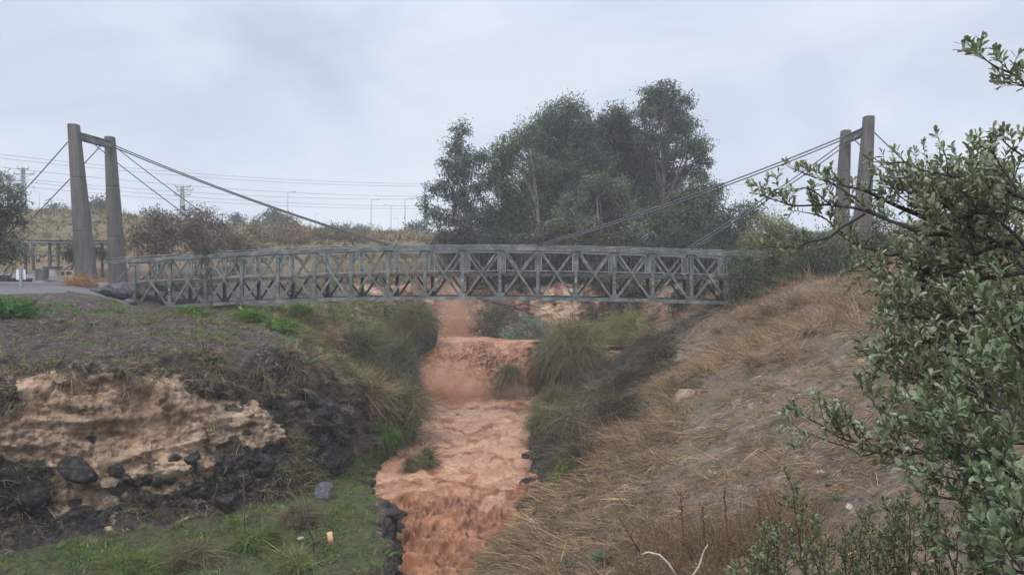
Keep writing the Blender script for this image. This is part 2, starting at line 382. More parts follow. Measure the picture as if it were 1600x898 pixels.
# --- left bank: stations run from the near left along the cliff to the falls; knots run from the plateau down to the river
LA = [
 [(-150,440,34),(-150,468,26),(-150,520,21),(-150,600,17),(-150,730,16),(-150,870,15.2),(-60,960,13.6),(240,1060,12.4),(300,1200,12.0)],
 [(0,440,36),(0,462,27),(0,520,22.5),(0,592,18.8),(0,720,18),(0,838,17.2),(110,890,15.8),(450,950,14.6),(500,1060,14.2)],
 [(110,441,38),(130,460,30),(150,520,24),(150,572,20),(150,715,19),(160,828,18.2),(290,872,16.9),(575,900,16.5),(610,1000,16.2)],
 [(170,441,40),(190,474,33),(280,508,26),(300,565,21.5),(300,700,20.3),(310,802,19.5),(410,842,18.2),(590,850,18.2),(625,935,18.1)],
 [(230,441,42),(260,488,34.5),(380,515,29),(430,570,24),(440,690,22.3),(440,778,21.3),(505,788,20.9),(594,794,21.2),(622,868,21.3)],
 [(300,440,44),(330,480,36.5),(430,505,32),(500,570,27.5),(515,650,26),(522,730,25),(545,748,24.8),(562,757,25.2),(585,812,25.5)],
 [(380,438,48),(400,478,39),(470,505,35.5),(550,582,32),(580,640,31),(600,686,30),(600,697,30),(606,710,30.5),(626,745,30.6)],
 [(450,436,52),(450,475,42),(520,505,39.5),(590,560,37),(620,600,36),(638,636,36),(645,648,36.5),(652,657,37),(664,690,37)],
 [(500,434,56),(505,470,47),(570,498,45),(618,535,43.8),(640,570,43.3),(650,602,43.2),(654,612,43.2),(660,621,43.6),(668,645,43.6)],
 [(520,434,60),(570,455,54),(605,478,51),(630,500,49),(650,520,48.5),(668,535,48),(676,540,48),(684,545,48),(694,556,48)],
]
LAc = [[at(*k) for k in row] for row in LA]
loftA = Loft(LAc)
aA, uA, PA = loftA.grid(600, 560)
nA = grid_normals(PA)
if nA[..., 2].mean() < 0: nA = -nA
nz = fbm(PA, 0.35, 3, 5); nz2 = fbm(PA, 1.1, 3, 9)
steep = sstep(0.75, 0.35, nA[..., 2])
cliff = band(uA, 2.75, 5.05, 0.25)
# zones on the left bank
aj = aA + 0.5 * nz + 0.25 * nz2; uj = uA + 0.28 * nz + 0.22 * nz2
zl = 0.95 * band(uj, 2.85, 5.05, 0.3) * sstep(3.5, 2.6, aj) + 0.85 * band(uj, 3.2, 4.2, 0.25) * band(aj, 2.5, 3.85, 0.35) + 0.75 * band(uj, 3.6, 4.9, 0.3) * sstep(0.1, 0.4, fbm(PA, 1.0, 3, 27)) * band(aj, 3, 5.6, 0.4)
zl = np.clip(zl - 0.95 * sstep(0.03, 0.26, fbm(PA * np.array([1, 1, 1.3]), 0.62, 4, 25, 0.6) + 0.22 * sstep(3.6, 2.9, uA) - 0.12 * sstep(3.6, 4.2, uA)) - 0.9 * band(uj, 3.9, 5.0, 0.15) * band(aj, 0.4, 1.35, 0.15), 0, 1)
zbas = np.clip(band(uj, 4.1, 4.95, 0.2) * sstep(1.9, 3.0, aj) * sstep(6.0, 5.0, aj) * 0.85 + 0.75 * band(uj, 2.9, 5.1, 0.2) * sstep(3.4, 4.2, aj) * sstep(-0.15, 0.25, fbm(PA, 0.8, 3, 15)) + band(uj, 4.05, 5.05, 0.12) * band(aj, 0.4, 1.4, 0.15)
               + 0.8 * band(uj, 4.3, 5.1, 0.15) * band(aj, 1.2, 3.4, 0.3) * sstep(0.02, 0.3, fbm(PA, 1.0, 4, 19)) + 0.9 * sstep(7.02, 7.25, uj), 0, 1)
zgr = np.clip(band(uj, 5.1, 7.0, 0.15) * 0.95 * sstep(-0.5, 0.1, nz2 + 0.45) + 0.9 * band(uj, 0.9, 2.5, 0.3) * band(aj, 4.3, 8.2, 0.5) * sstep(-0.3, 0.3, nz2 + 0.1)
              + 0.9 * band(uA, 1.0, 1.55, 0.15) * sstep(1.5, 1.15, aA) + 0.8 * band(uj, 1.0, 2.6, 0.3) * sstep(0.05, 0.3, fbm(PA, 0.9, 3, 29)), 0, 1)
zgr = np.clip(zgr - zbas * 0.6, 0, 1)
zgrav = sstep(1.02, 0.85, uA) * sstep(3.6, 3.0, aA)
zdry = 0.75 * band(uj, 1.6, 3.0, 0.3) * band(aj, 5.0, 9.5, 0.6) * sstep(0.05, -0.2, nz2)
zred = band(aj, 7.7, 9.6, 0.25) * band(uj, 1.6, 5, 0.4)
# displacement: lumpy rock on the cliff, rubble on the slopes
d1, d2, cv = worley(PA * np.array([1, 1, 1.5]), 1.15, 3)
e1, e2, ev = worley(PA * np.array([1, 1, 1.8]), 3.3, 8)
lump = (0.55 - d1) * 0.55 + (d2 - d1) * 0.15
lump2 = np.minimum(e2 - e1, 0.35) * 0.32 + (ev - 0.5) * 0.10
rub = np.minimum(e2 - e1, 0.3) * 0.35
LQ = PA * np.array([0.45, 0.45, 1.7]) + 0.35 * np.stack([fbm(PA, 0.7, 2, 33), fbm(PA, 0.7, 2, 34), fbm(PA, 0.8, 2, 35)], -1)
strata = sstep(-0.35, 0.35, noise(LQ, 0.95, 36)) + 0.5 * sstep(-0.3, 0.3, noise(LQ, 2.3, 37)) - 0.75
dispA = cliff * (0.42 * fbm(PA, 0.45, 3, 21) + (1 - zbas) * (0.30 * strata + 0.16 * ridged(LQ, 1.6, 4, 38)) + lump * (0.12 + 0.7 * zbas) + lump2 * (0.30 + 0.4 * zbas) + 0.13 * fbm(PA, 3.4, 4, 31, 0.65) - 0.11 * sstep(0.10, 0.0, np.abs(fbm(PA * np.array([1, 1, .3]), 0.8, 3, 39))) * (1 - zbas))
dispA += (1 - cliff) * (0.16 * fbm(PA, 0.6, 4, 41) + 0.10 * fbm(PA, 2.6, 4, 51) + rub * 0.45 * band(uA, 1.5, 3.0, 0.3)) * sstep(0.9, 1.6, uA)
dispA += sstep(6.5, 7.1, uA) * (lump * 0.7 + lump2 * 0.6)
PA = PA + nA * dispA[..., None]
nAd = grid_normals(PA); nAd = nAd if nAd[..., 2].mean() > 0 else -nAd
ZA = dict(za=np.stack([zl, zbas, zgr], -1).reshape(-1, 3), zb=np.stack([zdry, zred, zgrav], -1).reshape(-1, 3))
gr_flip = grid_normals(PA)[..., 2].mean() < 0
tag(mk("river_bank", PA.reshape(-1, 3), grid_faces(600, 560, gr_flip), M['ground'], None, True, ZA), kind='structure')

# --- right bank: stations near to far, knots from the river bed up to the plateau (world coordinates)
LB = [
 [(-5,-6,-8.5),(-4,-6,-7.4),(-3.4,-6,-4.4),(-2.6,-6,-2.6),(-1.2,-6,-1.75),(1.5,-6,-1.6),(4,-6,-1.5),(7,-6,-1.4),(11,-6,-1.2),(24,-6,-.8)],
 [(-5,0,-8.5),(-4,0,-7.4),(-3.4,0,-5),(-2.6,0,-3.6),(-1.2,0,-1.9),(1,0.2,-1.66),(3.2,0.2,-1.7),(6,0,-1.5),(10,0,-1.2),(24,0,-.8)],
 [(-4.2,5.5,-8.8),(-3.1,5.5,-7.6),(-2.4,5.5,-6.9),(-1.6,5.5,-6.2),(0.4,5.3,-5.3),(2.2,5,-4.25),(4.2,4.8,-3.3),(7,4.5,-2.3),(11,4,-1.4),(24,4,-.7)],
 [(-3.2,11,-8.8),(-2.4,11,-7.7),(-1.9,11,-7.0),(-1.3,11,-6.3),(0.8,11,-5.25),(3.2,10.6,-4.05),(5.4,10.4,-3.0),(7.8,10.2,-1.9),(11,10,-1.0),(24,10,-.4)],
 [(-2.2,15.3,-8.8),(-1.4,15.3,-7.6),(-1.0,15.3,-6.9),(-.5,15.3,-6.1),(1.8,15.3,-4.95),(4.2,15.2,-3.8),(6.6,15.1,-2.6),(9.0,15,-1.5),(12,15,-.7),(24,15,0)],
 [(-1.4,19,-8.6),(-.5,19,-7.6),(0.3,19,-6.8),(1.2,19,-5.4),(3.2,19,-4.35),(5.4,19,-3.3),(7.4,19,-2.35),(9.6,19,-1.5),(12.5,19,-.6),(24,19,.2)],
 [(-.8,23,-8.6),(0.45,23,-7.6),(1.5,23.2,-6.7),(3.7,23.3,-4.3),(5.3,23.2,-3.45),(7.0,23,-2.65),(8.6,23,-1.95),(10.4,23,-1.25),(13,23,-.5),(24,23,.3)],
 [(-.4,27,-8.6),(0.75,27,-7.6),(2.5,27.2,-6.3),(4.8,27.2,-4.75),(6.4,27.2,-3.6),(8.0,27,-2.75),(9.4,27,-2.1),(11,27,-1.35),(13.4,27,-.6),(24,27,.4)],
 [(-.2,32,-8.6),(0.95,32,-7.5),(2.9,32,-6.0),(5.2,32,-4.4),(6.8,32,-3.4),(8.2,32,-2.65),(9.5,32,-1.9),(11.2,32,-1.05),(13.6,32,-.3),(24,32,.5)],
 [(0,37,-8.6),(1.1,37,-7.5),(3.0,37,-6.1),(5.4,37,-4.5),(7.0,37,-3.35),(8.4,37,-2.45),(9.8,37,-1.7),(11.6,37,-.8),(14.5,37,-.1),(26,37,.5)],
 [(0.2,42,-8.6),(1.35,42,-7.5),(3.3,42,-6.5),(5.3,42,-5.4),(7.0,42,-4.2),(8.2,42,-3.0),(9.6,42,-1.9),(11.6,42,-.8),(15,42,0),(26,42,.5)],
 [(5.8,46,-6.4),(7.4,46,-5.3),(8.0,46,-4.6),(8.5,46,-3.9),(9.0,46,-3.2),(9.5,46,-2.5),(10.3,46,-1.6),(12,46,-.8),(15,46,0),(26,46,.5)],
 [(5.8,53,-6.4),(7.6,53,-5.0),(8.1,53,-4.2),(8.6,53,-3.4),(9.1,53,-2.6),(9.8,53,-1.7),(10.8,53,-1.1),(12.4,53,-.6),(15,53,0),(26,53,.5)],
]
loftB = Loft(LB)
aB, uB, PB = loftB.grid(520, 400)
nB = grid_normals(PB); flipB = nB[..., 2].mean() < 0
if flipB: nB = -nB
nz = fbm(PB, 0.35, 3, 105); nz2 = fbm(PB, 1.2, 3, 109)
ub = uB + 0.3 * nz + 0.2 * nz2; ab = aB + 0.3 * nz
steepB = band(ub, 0.8, 2.9 + 1.1 * sstep(6.7, 8, ab), 0.3) * sstep(5.0, 6.3, ab)
zbas = np.clip(band(ub, 0.5, 1.7, 0.25) * sstep(3.5, 4.6, ab) * sstep(9.3, 8.0, ab) * 0.95 + 0.8 * steepB * sstep(0.1, 0.5, nz2), 0, 1)
zgr = 0.55 * band(ub, 1.0, 3.0, 0.3) * sstep(6, 7, ab) * sstep(0.0, 0.35, nz2) * sstep(10.6, 9.8, ab)
thr = 2.8 + 1.25 * sstep(6.7, 8, ab); zdry = sstep(thr - .25, thr + .3, ub) * 0.95
zlime = 0 * ub
zred = band(ab, 10.4, 13, 0.3) * band(ub, 0, 5.5, 0.5) * 0.8
d1, d2, cv = worley(PB, 1.2, 13); e1, e2, ev = worley(PB, 3.4, 18)
dispB = (0.22 * fbm(PB, 0.4, 3, 61) + 0.07 * fbm(PB, 2.2, 4, 71)) * sstep(0.3, 1.5, uB) + zbas * ((0.5 - d1) * 0.5 + np.minimum(e2 - e1, 0.3) * 0.4)
dispB += steepB * (0.22 * fbm(PB, 1.2, 4, 81) + np.minimum(e2 - e1, 0.3) * 0.25)
dispB += (0.035 * fbm(PB, 6, 3, 91) + 0.09 * sstep(0.1, 0.5, fbm(PB, 1.6, 3, 93)) * np.minimum(e2 - e1, .3) / .3) * sstep(2, 3, uB)
PB = PB + nB * dispB[..., None]
nBd = grid_normals(PB); nBd = -nBd if flipB else nBd
tag(mk("hillside_bank", PB.reshape(-1, 3), grid_faces(520, 400, flipB), M['ground'], None, True,
       dict(za=np.stack([zlime, zbas, zgr], -1).reshape(-1, 3), zb=np.stack([zdry, zred, 0 * ub], -1).reshape(-1, 3))), kind='structure')

# --- head of the gorge: rock wall behind the upper pool, and the ledge under the falls
def wall_sheet(name, xs, foot, top, lean, nx, nz_, amp, seed, zones):
    t = np.linspace(0, 1, nx)[:, None] + np.zeros((1, nz_)); v = np.linspace(0, 1, nz_)[None] + np.zeros((nx, 1))
    X = np.interp(t, np.linspace(0, 1, len(xs)), [p[0] for p in xs]); Y = np.interp(t, np.linspace(0, 1, len(xs)), [p[1] for p in xs])
    Z = foot + (np.interp(t, np.linspace(0, 1, len(top)), top) - foot) * v
    P = np.stack([X, Y + lean * v * v + 1.6 * sstep(0.9, 1.0, v), Z], -1)
    n = grid_normals(P); n = n * np.where(n[..., 1:2] > 0, -1, 1)
    d1, d2, cv = worley(P, 0.9, seed); e1, e2, ev = worley(P, 2.4, seed + 4)
    P = P + n * (amp * (0.5 * fbm(P, 0.4, 3, seed) + 0.5 * (0.5 - d1) + np.minimum(e2 - e1, 0.35) * 0.45 + 0.12 * fbm(P, 3, 4, seed + 2)))[..., None]
    za, zb = zones(P, v)
    return tag(mk(name, P.reshape(-1, 3), grid_faces(nx, nz_), M['ground'], None, True, dict(za=za.reshape(-1, 3), zb=zb.reshape(-1, 3))), kind='structure')
def z_back(P, v):
    n = fbm(P * np.array([1, 1, 0.4]), 0.5, 3, 205); o = 0 * v
    return np.stack([sstep(0.1, 0.3, n) * 0.75, sstep(0.2, 0.45, -n) * 0.8, sstep(0.85, 1, v) * 0.5], -1), np.stack([o, sstep(-0.25, 0.0, n), o], -1)
wall_sheet("cliff_terrain", [(-13, 50), (-9, 54), (-5.5, 54.5), (-3.5, 56), (0, 55), (4, 54), (8, 55.5), (13, 52)], -6.5, [-0.9, -0.7, -0.6, -1.2, -0.8, -0.6, -0.9, -0.6], 1.2, 220, 90, 0.9, 200, z_back)
def z_led(P, v):
    o = 0 * v; return np.stack([o, o + 0.9, o], -1), np.stack([o, 0.35 + o, o], -1)
wall_sheet("ledge_terrain", [(-7.5, 46.9), (-4, 47.0), (-1, 46.9), (1.2, 46.6), (3, 45.2), (6, 45.6), (9, 46.2)], -8.4, [-5.2, -5.3, -5.2, -5.0, -4.6, -4.9, -5.1], 0.5, 160, 50, 0.5, 230, z_led)

# --- plain and hills out to the horizon
def plain_h(x, y):
    crest = np.interp(x * 92 / np.maximum(y, 60), [-90, -62, -48, -36, -26, -14, 0, 30, 90], [6.8, 7.3, 6.9, 5.6, 5.0, 4.4, 4.0, 3.2, 3.0])
    z = -0.55 + 1.0 * sstep(42, 58, y) + (crest - 0.45) * sstep(52, 95, y) - 1.5 * sstep(100, 200, y)
    z = z + sstep(20, 34, x) * 0.9
    P = np.stack([x, y, 0 * x], -1); z = z + (0.35 * fbm(P, 0.09, 3, 301) + 0.14 * fbm(P, 0.6, 3, 307)) * sstep(44, 62, y)
    gorge = np.maximum(sstep(54, 45, y) * sstep(-30, -15, x + 0.30 * (44 - y)) * sstep(24, 15, x), sstep(31, 24, y))
    gorge = np.maximum(gorge, sstep(60, 56.5, y) * sstep(-14, -9, x) * sstep(15, 11, x))
    return z - 9.5 * gorge
ys = np.concatenate([np.linspace(-30, 30, 40), np.linspace(31, 110, 260), np.geomspace(111, 900, 80)])
xs = np.sinh(np.linspace(-4.2, 4.2, 420)) / np.sinh(4.2) * 700
X, Y = np.meshgrid(xs, ys); Z = plain_h(X, Y)
grav = sstep(50, 46, Y) * sstep(-12, -16, X + 0.1 * (44 - Y))
tag(mk("ground", np.stack([X, Y, Z], -1).reshape(-1, 3), grid_faces(len(ys), len(xs)), M['plain'], None, True, dict(gravel=grav.ravel())), kind='structure')

def hit(px, py, which='B', dmin=0):
    """ground point of a bank seen at a photo pixel"""
    P = {'A': PA, 'B': PB}[which].reshape(-1, 3)
    u, v = proj(P); d = (u - px) ** 2 + (v - py) ** 2; d = np.where(P[:, 1] < dmin, 1e9, d)
    ok = d < max(d.min() * 4, 9.0); k = np.where(ok)[0]; return P[k[np.argmin(P[k, 1])]]

# ------------------------------------------------------------------ the river in flood
def water_grid(x0, x1, y0, y1, nx, ny):
    X, Y = np.meshgrid(np.linspace(x0, x1, nx), np.linspace(y0, y1, ny)); return X, Y
def build_river():
    X, Y = water_grid(-7, 3.2, 12, 44.9, 300, 800)
    Q = np.stack([X, Y, 0 * X], -1)
    Q = Q * np.array([1, .8, 1]); wq = Q + 0.6 * np.stack([fbm(Q, 0.5, 3, 401), fbm(Q, 0.5, 3, 402), 0 * X], -1)
    rough = np.clip(sstep(24.5, 21, Y + 0.5 * X + 1.0 * fbm(Q, 0.4, 2, 404)) * 0.95 + 0.9 * np.exp(-((X - 0.9) ** 2 / 1.6 + (Y - 23.8) ** 2 / 7)) + 0.35 * sstep(41.5, 44, Y)
                    + 0.35 * sstep(0.15, 0.5, fbm(Q * np.array([1, 0.6, 1]), 0.35, 3, 405)), 0, 1)
    z = WATER_Z - 0.55 * sstep(23, 14, Y)
    z = z + rough * (0.42 * ridged(wq, 0.42, 3, 411) + 0.34 * ridged(wq, 1.3, 4, 415) + 0.15 * ridged(wq, 3.4, 3, 418, 0.6))
    wr = wq @ np.array([[.8, -.6, 0], [.6, .8, 0], [0, 0, 1.0]])
    z = z + (1 - 0.4 * rough) * (0.14 * fbm(wq, 0.9, 3, 421) + 0.12 * ridged(wr * np.array([1, .6, 1]), 1.8, 4, 425, .6))
    foam = np.clip((1 - rough) * (0.8 + 0.6 * fbm(wq, 0.7, 4, 431) - 0.9 * sstep(0.3, 0.7, ridged(wr, 0.7, 4, 433))) + rough * (-0.5 + 0.6 * sstep(0.3, 0.8, ridged(wq, 1.3, 3, 415)) + 0.5 * sstep(0.4, .85, ridged(wq, 3.4, 3, 418, .6)) + 0.5 * fbm(wq, 0.8, 4, 437)), 0, 1)
    tag(mk("river_water", np.stack([X, Y, z], -1).reshape(-1, 3), grid_faces(800, 300), M['water'], None, True, dict(foam=foam.ravel())), kind='structure')
    X, Y = water_grid(-8.5, 9.5, 47.1, 56, 140, 90)
    Q = np.stack([X, Y, 0 * X], -1); z = -4.42 - 0.35 * sstep(3, 6, X) + 0.10 * ridged(Q, 0.8, 4, 441) + 0.05 * ridged(Q, 2.6, 3, 443)
    tag(mk("upper_water", np.stack([X, Y, z], -1).reshape(-1, 3), grid_faces(90, 140), M['water'], None, True, dict(foam=np.full(X.size, 0.8))), kind='structure')
def build_fall(name, xs, lip_y, lip_z, foot_y, foot_z, seed, bulge=0.6, n=(240, 170), amp=1.0, low=0.0):
    nx, nt_ = n
    x = np.linspace(xs[0], xs[1], nx)[:, None] + np.zeros((1, nt_)); t = np.zeros((nx, 1)) + np.linspace(0, 1, nt_)[None]
    s = np.stack([x, 0 * x, 0 * x], -1); lob = 1.5 * fbm(s, 0.55, 3, seed); lz = lip_z + 0.16 * lob * sstep(0, .2, t) - low * sstep(-2.6, -4.0, x) * sstep(0, .3, t)
    y = lip_y - (lip_y - foot_y) * np.clip(t / 0.85, 0, 1) ** 0.6 - bulge * np.clip(lob, -0.6, 1) * sstep(0, 0.35, t)
    z = lz - (lz - foot_z) * np.clip((t - 0.1) / 0.9, 0, 1) ** 1.7
    xn = np.abs(2 * (x - xs[0]) / (xs[1] - xs[0]) - 1); y = y + 1.3 * sstep(0.72, 1.0, xn) * sstep(0.02, .3, t)
    x = x + 0.45 * fbm(np.stack([0 * x, z, z], -1), 0.6, 3, seed + 11) * sstep(.7, 1, xn)
    P = np.stack([x, y, z], -1); nn = grid_normals(P); nn = nn * np.where(nn[..., 1:2] > 0, -1, 1)
    Q = P * np.array([1, 1, 0.55]); Q = Q + 0.35 * np.stack([fbm(P, 0.9, 3, seed + 2), fbm(P, 0.9, 3, seed + 3), fbm(P, 0.9, 3, seed + 4)], -1)
    d = amp * (0.20 * ridged(Q, 0.75, 3, seed + 5) + 0.16 * ridged(Q, 2.0, 4, seed + 6) + 0.06 * ridged(Q, 6, 2, seed + 7)) * (0.25 + 0.75 * sstep(0.05, 0.4, t))
    P = P + nn * d[..., None]
    foam = np.clip(0.0 + 0.7 * (1 - sstep(0, 0.2, t)) + 0.8 * fbm(Q, 1.0, 4, seed + 8) + 0.3 * sstep(0.2, 0.7, ridged(Q, 2.0, 3, seed + 6)) + 0.3 * sstep(0.7, 1, t), 0, 1)
    return tag(mk(name, P.reshape(-1, 3), grid_faces(nx, nt_), M['water'], None, True, dict(foam=foam.ravel())), kind='structure')
build_river()
build_fall("waterfall_water", (-6.0, 1.7), 47.6, -4.34, 44.1, -7.5, 501, low=0.55)
build_fall("side_fall_water", (5.0, 8.2), 46.9, -4.95, 45.3, -7.2, 541, 0.35, (120, 110), 0.8)
build_fall("far_fall_water", (-4.9, -2.6), 53.8, -3.3, 52.6, -4.6, 561, 0.3, (90, 110), 1.1)

# ------------------------------------------------------------------ vegetation generators
def blades(base, d0, L, wd, bend, col, side=None, seg=3, tipcol=None):
    """ribbon blades: base (n,3), start direction d0, bend vector added over the length. returns V,F,C"""
    n = len(base); L = np.broadcast_to(L, (n,)); wd = np.broadcast_to(wd, (n,)); d0 = nrm(d0)
    sd = nrm(np.cross(d0, rng.normal(size=(n, 3)))) if side is None else side
    T = np.linspace(0, 1, seg + 1); rows = []
    for k, t in enumerate(T):
        c = base + d0 * (L * t)[:, None] + bend * (L * t * t)[:, None]
        w = wd * (1 - t) ** 0.7 * (0.6 + 0.4 * min(1, 3 * t)) if k < seg else wd * 0.04
        rows += [c - sd * w[:, None] / 2, c + sd * w[:, None] / 2]
    V = np.stack(rows, 1).reshape(-1, 3); m = 2 * (seg + 1)
    f = np.array([[2 * k, 2 * k + 1, 2 * k + 3, 2 * k + 2] for k in range(seg)])
    F = (np.arange(n)[:, None, None] * m + f[None]).reshape(-1, 4)
    if tipcol is None: C = np.repeat(col, m, 0)
    else:
        tt = np.repeat(T, 2)[None, :, None]; C = (col[:, None] * (1 - tt) + tipcol[:, None] * tt).reshape(-1, 3)
    return V, F, C
def palette(n, cols, var=0.18, w=None):
    cols = np.asarray(cols, float); k = rng.choice(len(cols), n, p=w)
    c = cols[k]; k2 = rng.choice(len(cols), n, p=w); t = rng.random((n, 1)) * 0.5
    return np.clip((c * (1 - t) + cols[k2] * t) * (1 + var * rng.normal(size=(n, 1))), 0.004, 0.9)
def scatter(P, Nn, W, n):
    """n random points on a grid surface, weight W per grid vertex"""
    A = np.linalg.norm(np.cross(P[1:, :-1] - P[:-1, :-1], P[:-1, 1:] - P[:-1, :-1]), axis=-1)
    w = A * W[:-1, :-1]; w = w.ravel() / w.sum(); k = rng.choice(len(w), n, p=w)
    i, j = np.divmod(k, P.shape[1] - 1); a, b = rng.random((2, n, 1))
    p = P[i, j] * (1 - a) * (1 - b) + P[i + 1, j] * a * (1 - b) + P[i, j + 1] * (1 - a) * b + P[i + 1, j + 1] * a * b
    return p, Nn[i, j]
def inview(P, margin=60):
    u, v = proj(P); return ((u > -margin) & (u < W_PX + margin) & (v > -margin) & (v < H_PX + margin * 2) & (P[..., 1] > 1)).astype(float)
def grass_obj(name, p, up, L, w, bend, cols, wts=None, spread=0.5, seg=2, label=None, tuft=9, tr=0.07):
    """blades stand in tufts that share a lean, a length and a tone"""
    k = len(p) // tuft; rep = lambda a: np.repeat(a[:k], tuft, 0) if np.ndim(a) > 1 else a
    p = rep(p); n = len(p); up = rep(up) if np.shape(up)[:1] != (3,) else up
    off = rng.normal(size=(n, 3)) * tr * np.array([1, 1, 0.25]); p = p + off
    sh = np.repeat(rng.normal(size=(k, 3)), tuft, 0)
    d = nrm(up + spread * (0.65 * sh + 0.6 * rng.normal(size=(n, 3))) * np.array([1, 1, 0.45]) + off / tr * 0.22)
    LL = L[0] + (L[1] - L[0]) * np.repeat(rng.random(k) ** 1.4, tuft) * rng.uniform(0.6, 1.15, n)
    col = np.repeat(palette(k, cols, 0.3, wts), tuft, 0) * (1 + 0.22 * rng.normal(size=(n, 1)))
    V, F, C = blades(p - d * 0.02, d, LL, (w[0] + (w[1] - w[0]) * rng.random(n)) * 1.5, bend + 0.3 * sh + 0.25 * rng.normal(size=(n, 3)), np.clip(col, 0.004, 0.9), None, seg)
    o = mk(name, V, F, M['grass'], None, False, dict(col=C))
    return tag(o, label, 'grass', None, 'stuff')
def clumped(P, scale, seed, lo=-0.1, hi=0.25): return sstep(lo, hi, fbm(P, scale, 3, seed))

GREEN = [(0.072, 0.14, 0.02), (0.115, 0.185, 0.03), (0.048, 0.09, 0.018), (0.15, 0.175, 0.05)]
OLIVE = [(0.10, 0.10, 0.045), (0.15, 0.135, 0.065), (0.075, 0.085, 0.04), (0.19, 0.155, 0.085)]
STRAW = [(0.37, 0.25, 0.155), (0.24, 0.16, 0.105), (0.40, 0.285, 0.19), (0.17, 0.115, 0.08)]
DBR = [(.06, .045, .036), (.09, .066, .05), (.04, .032, .027), (.135, .098, .072)]
BROWN = [(0.135, 0.095, 0.07), (0.20, 0.14, 0.10), (0.085, 0.062, 0.05), (0.27, 0.2, 0.145)]
GOLD = [(0.33, 0.218, 0.13), (0.25, 0.168, 0.102), (0.43, 0.30, 0.185), (0.15, 0.108, 0.072)]
GREYG = [(0.095, 0.115, 0.07), (0.13, 0.15, 0.095), (0.07, 0.09, 0.055), (0.17, 0.175, 0.115)]

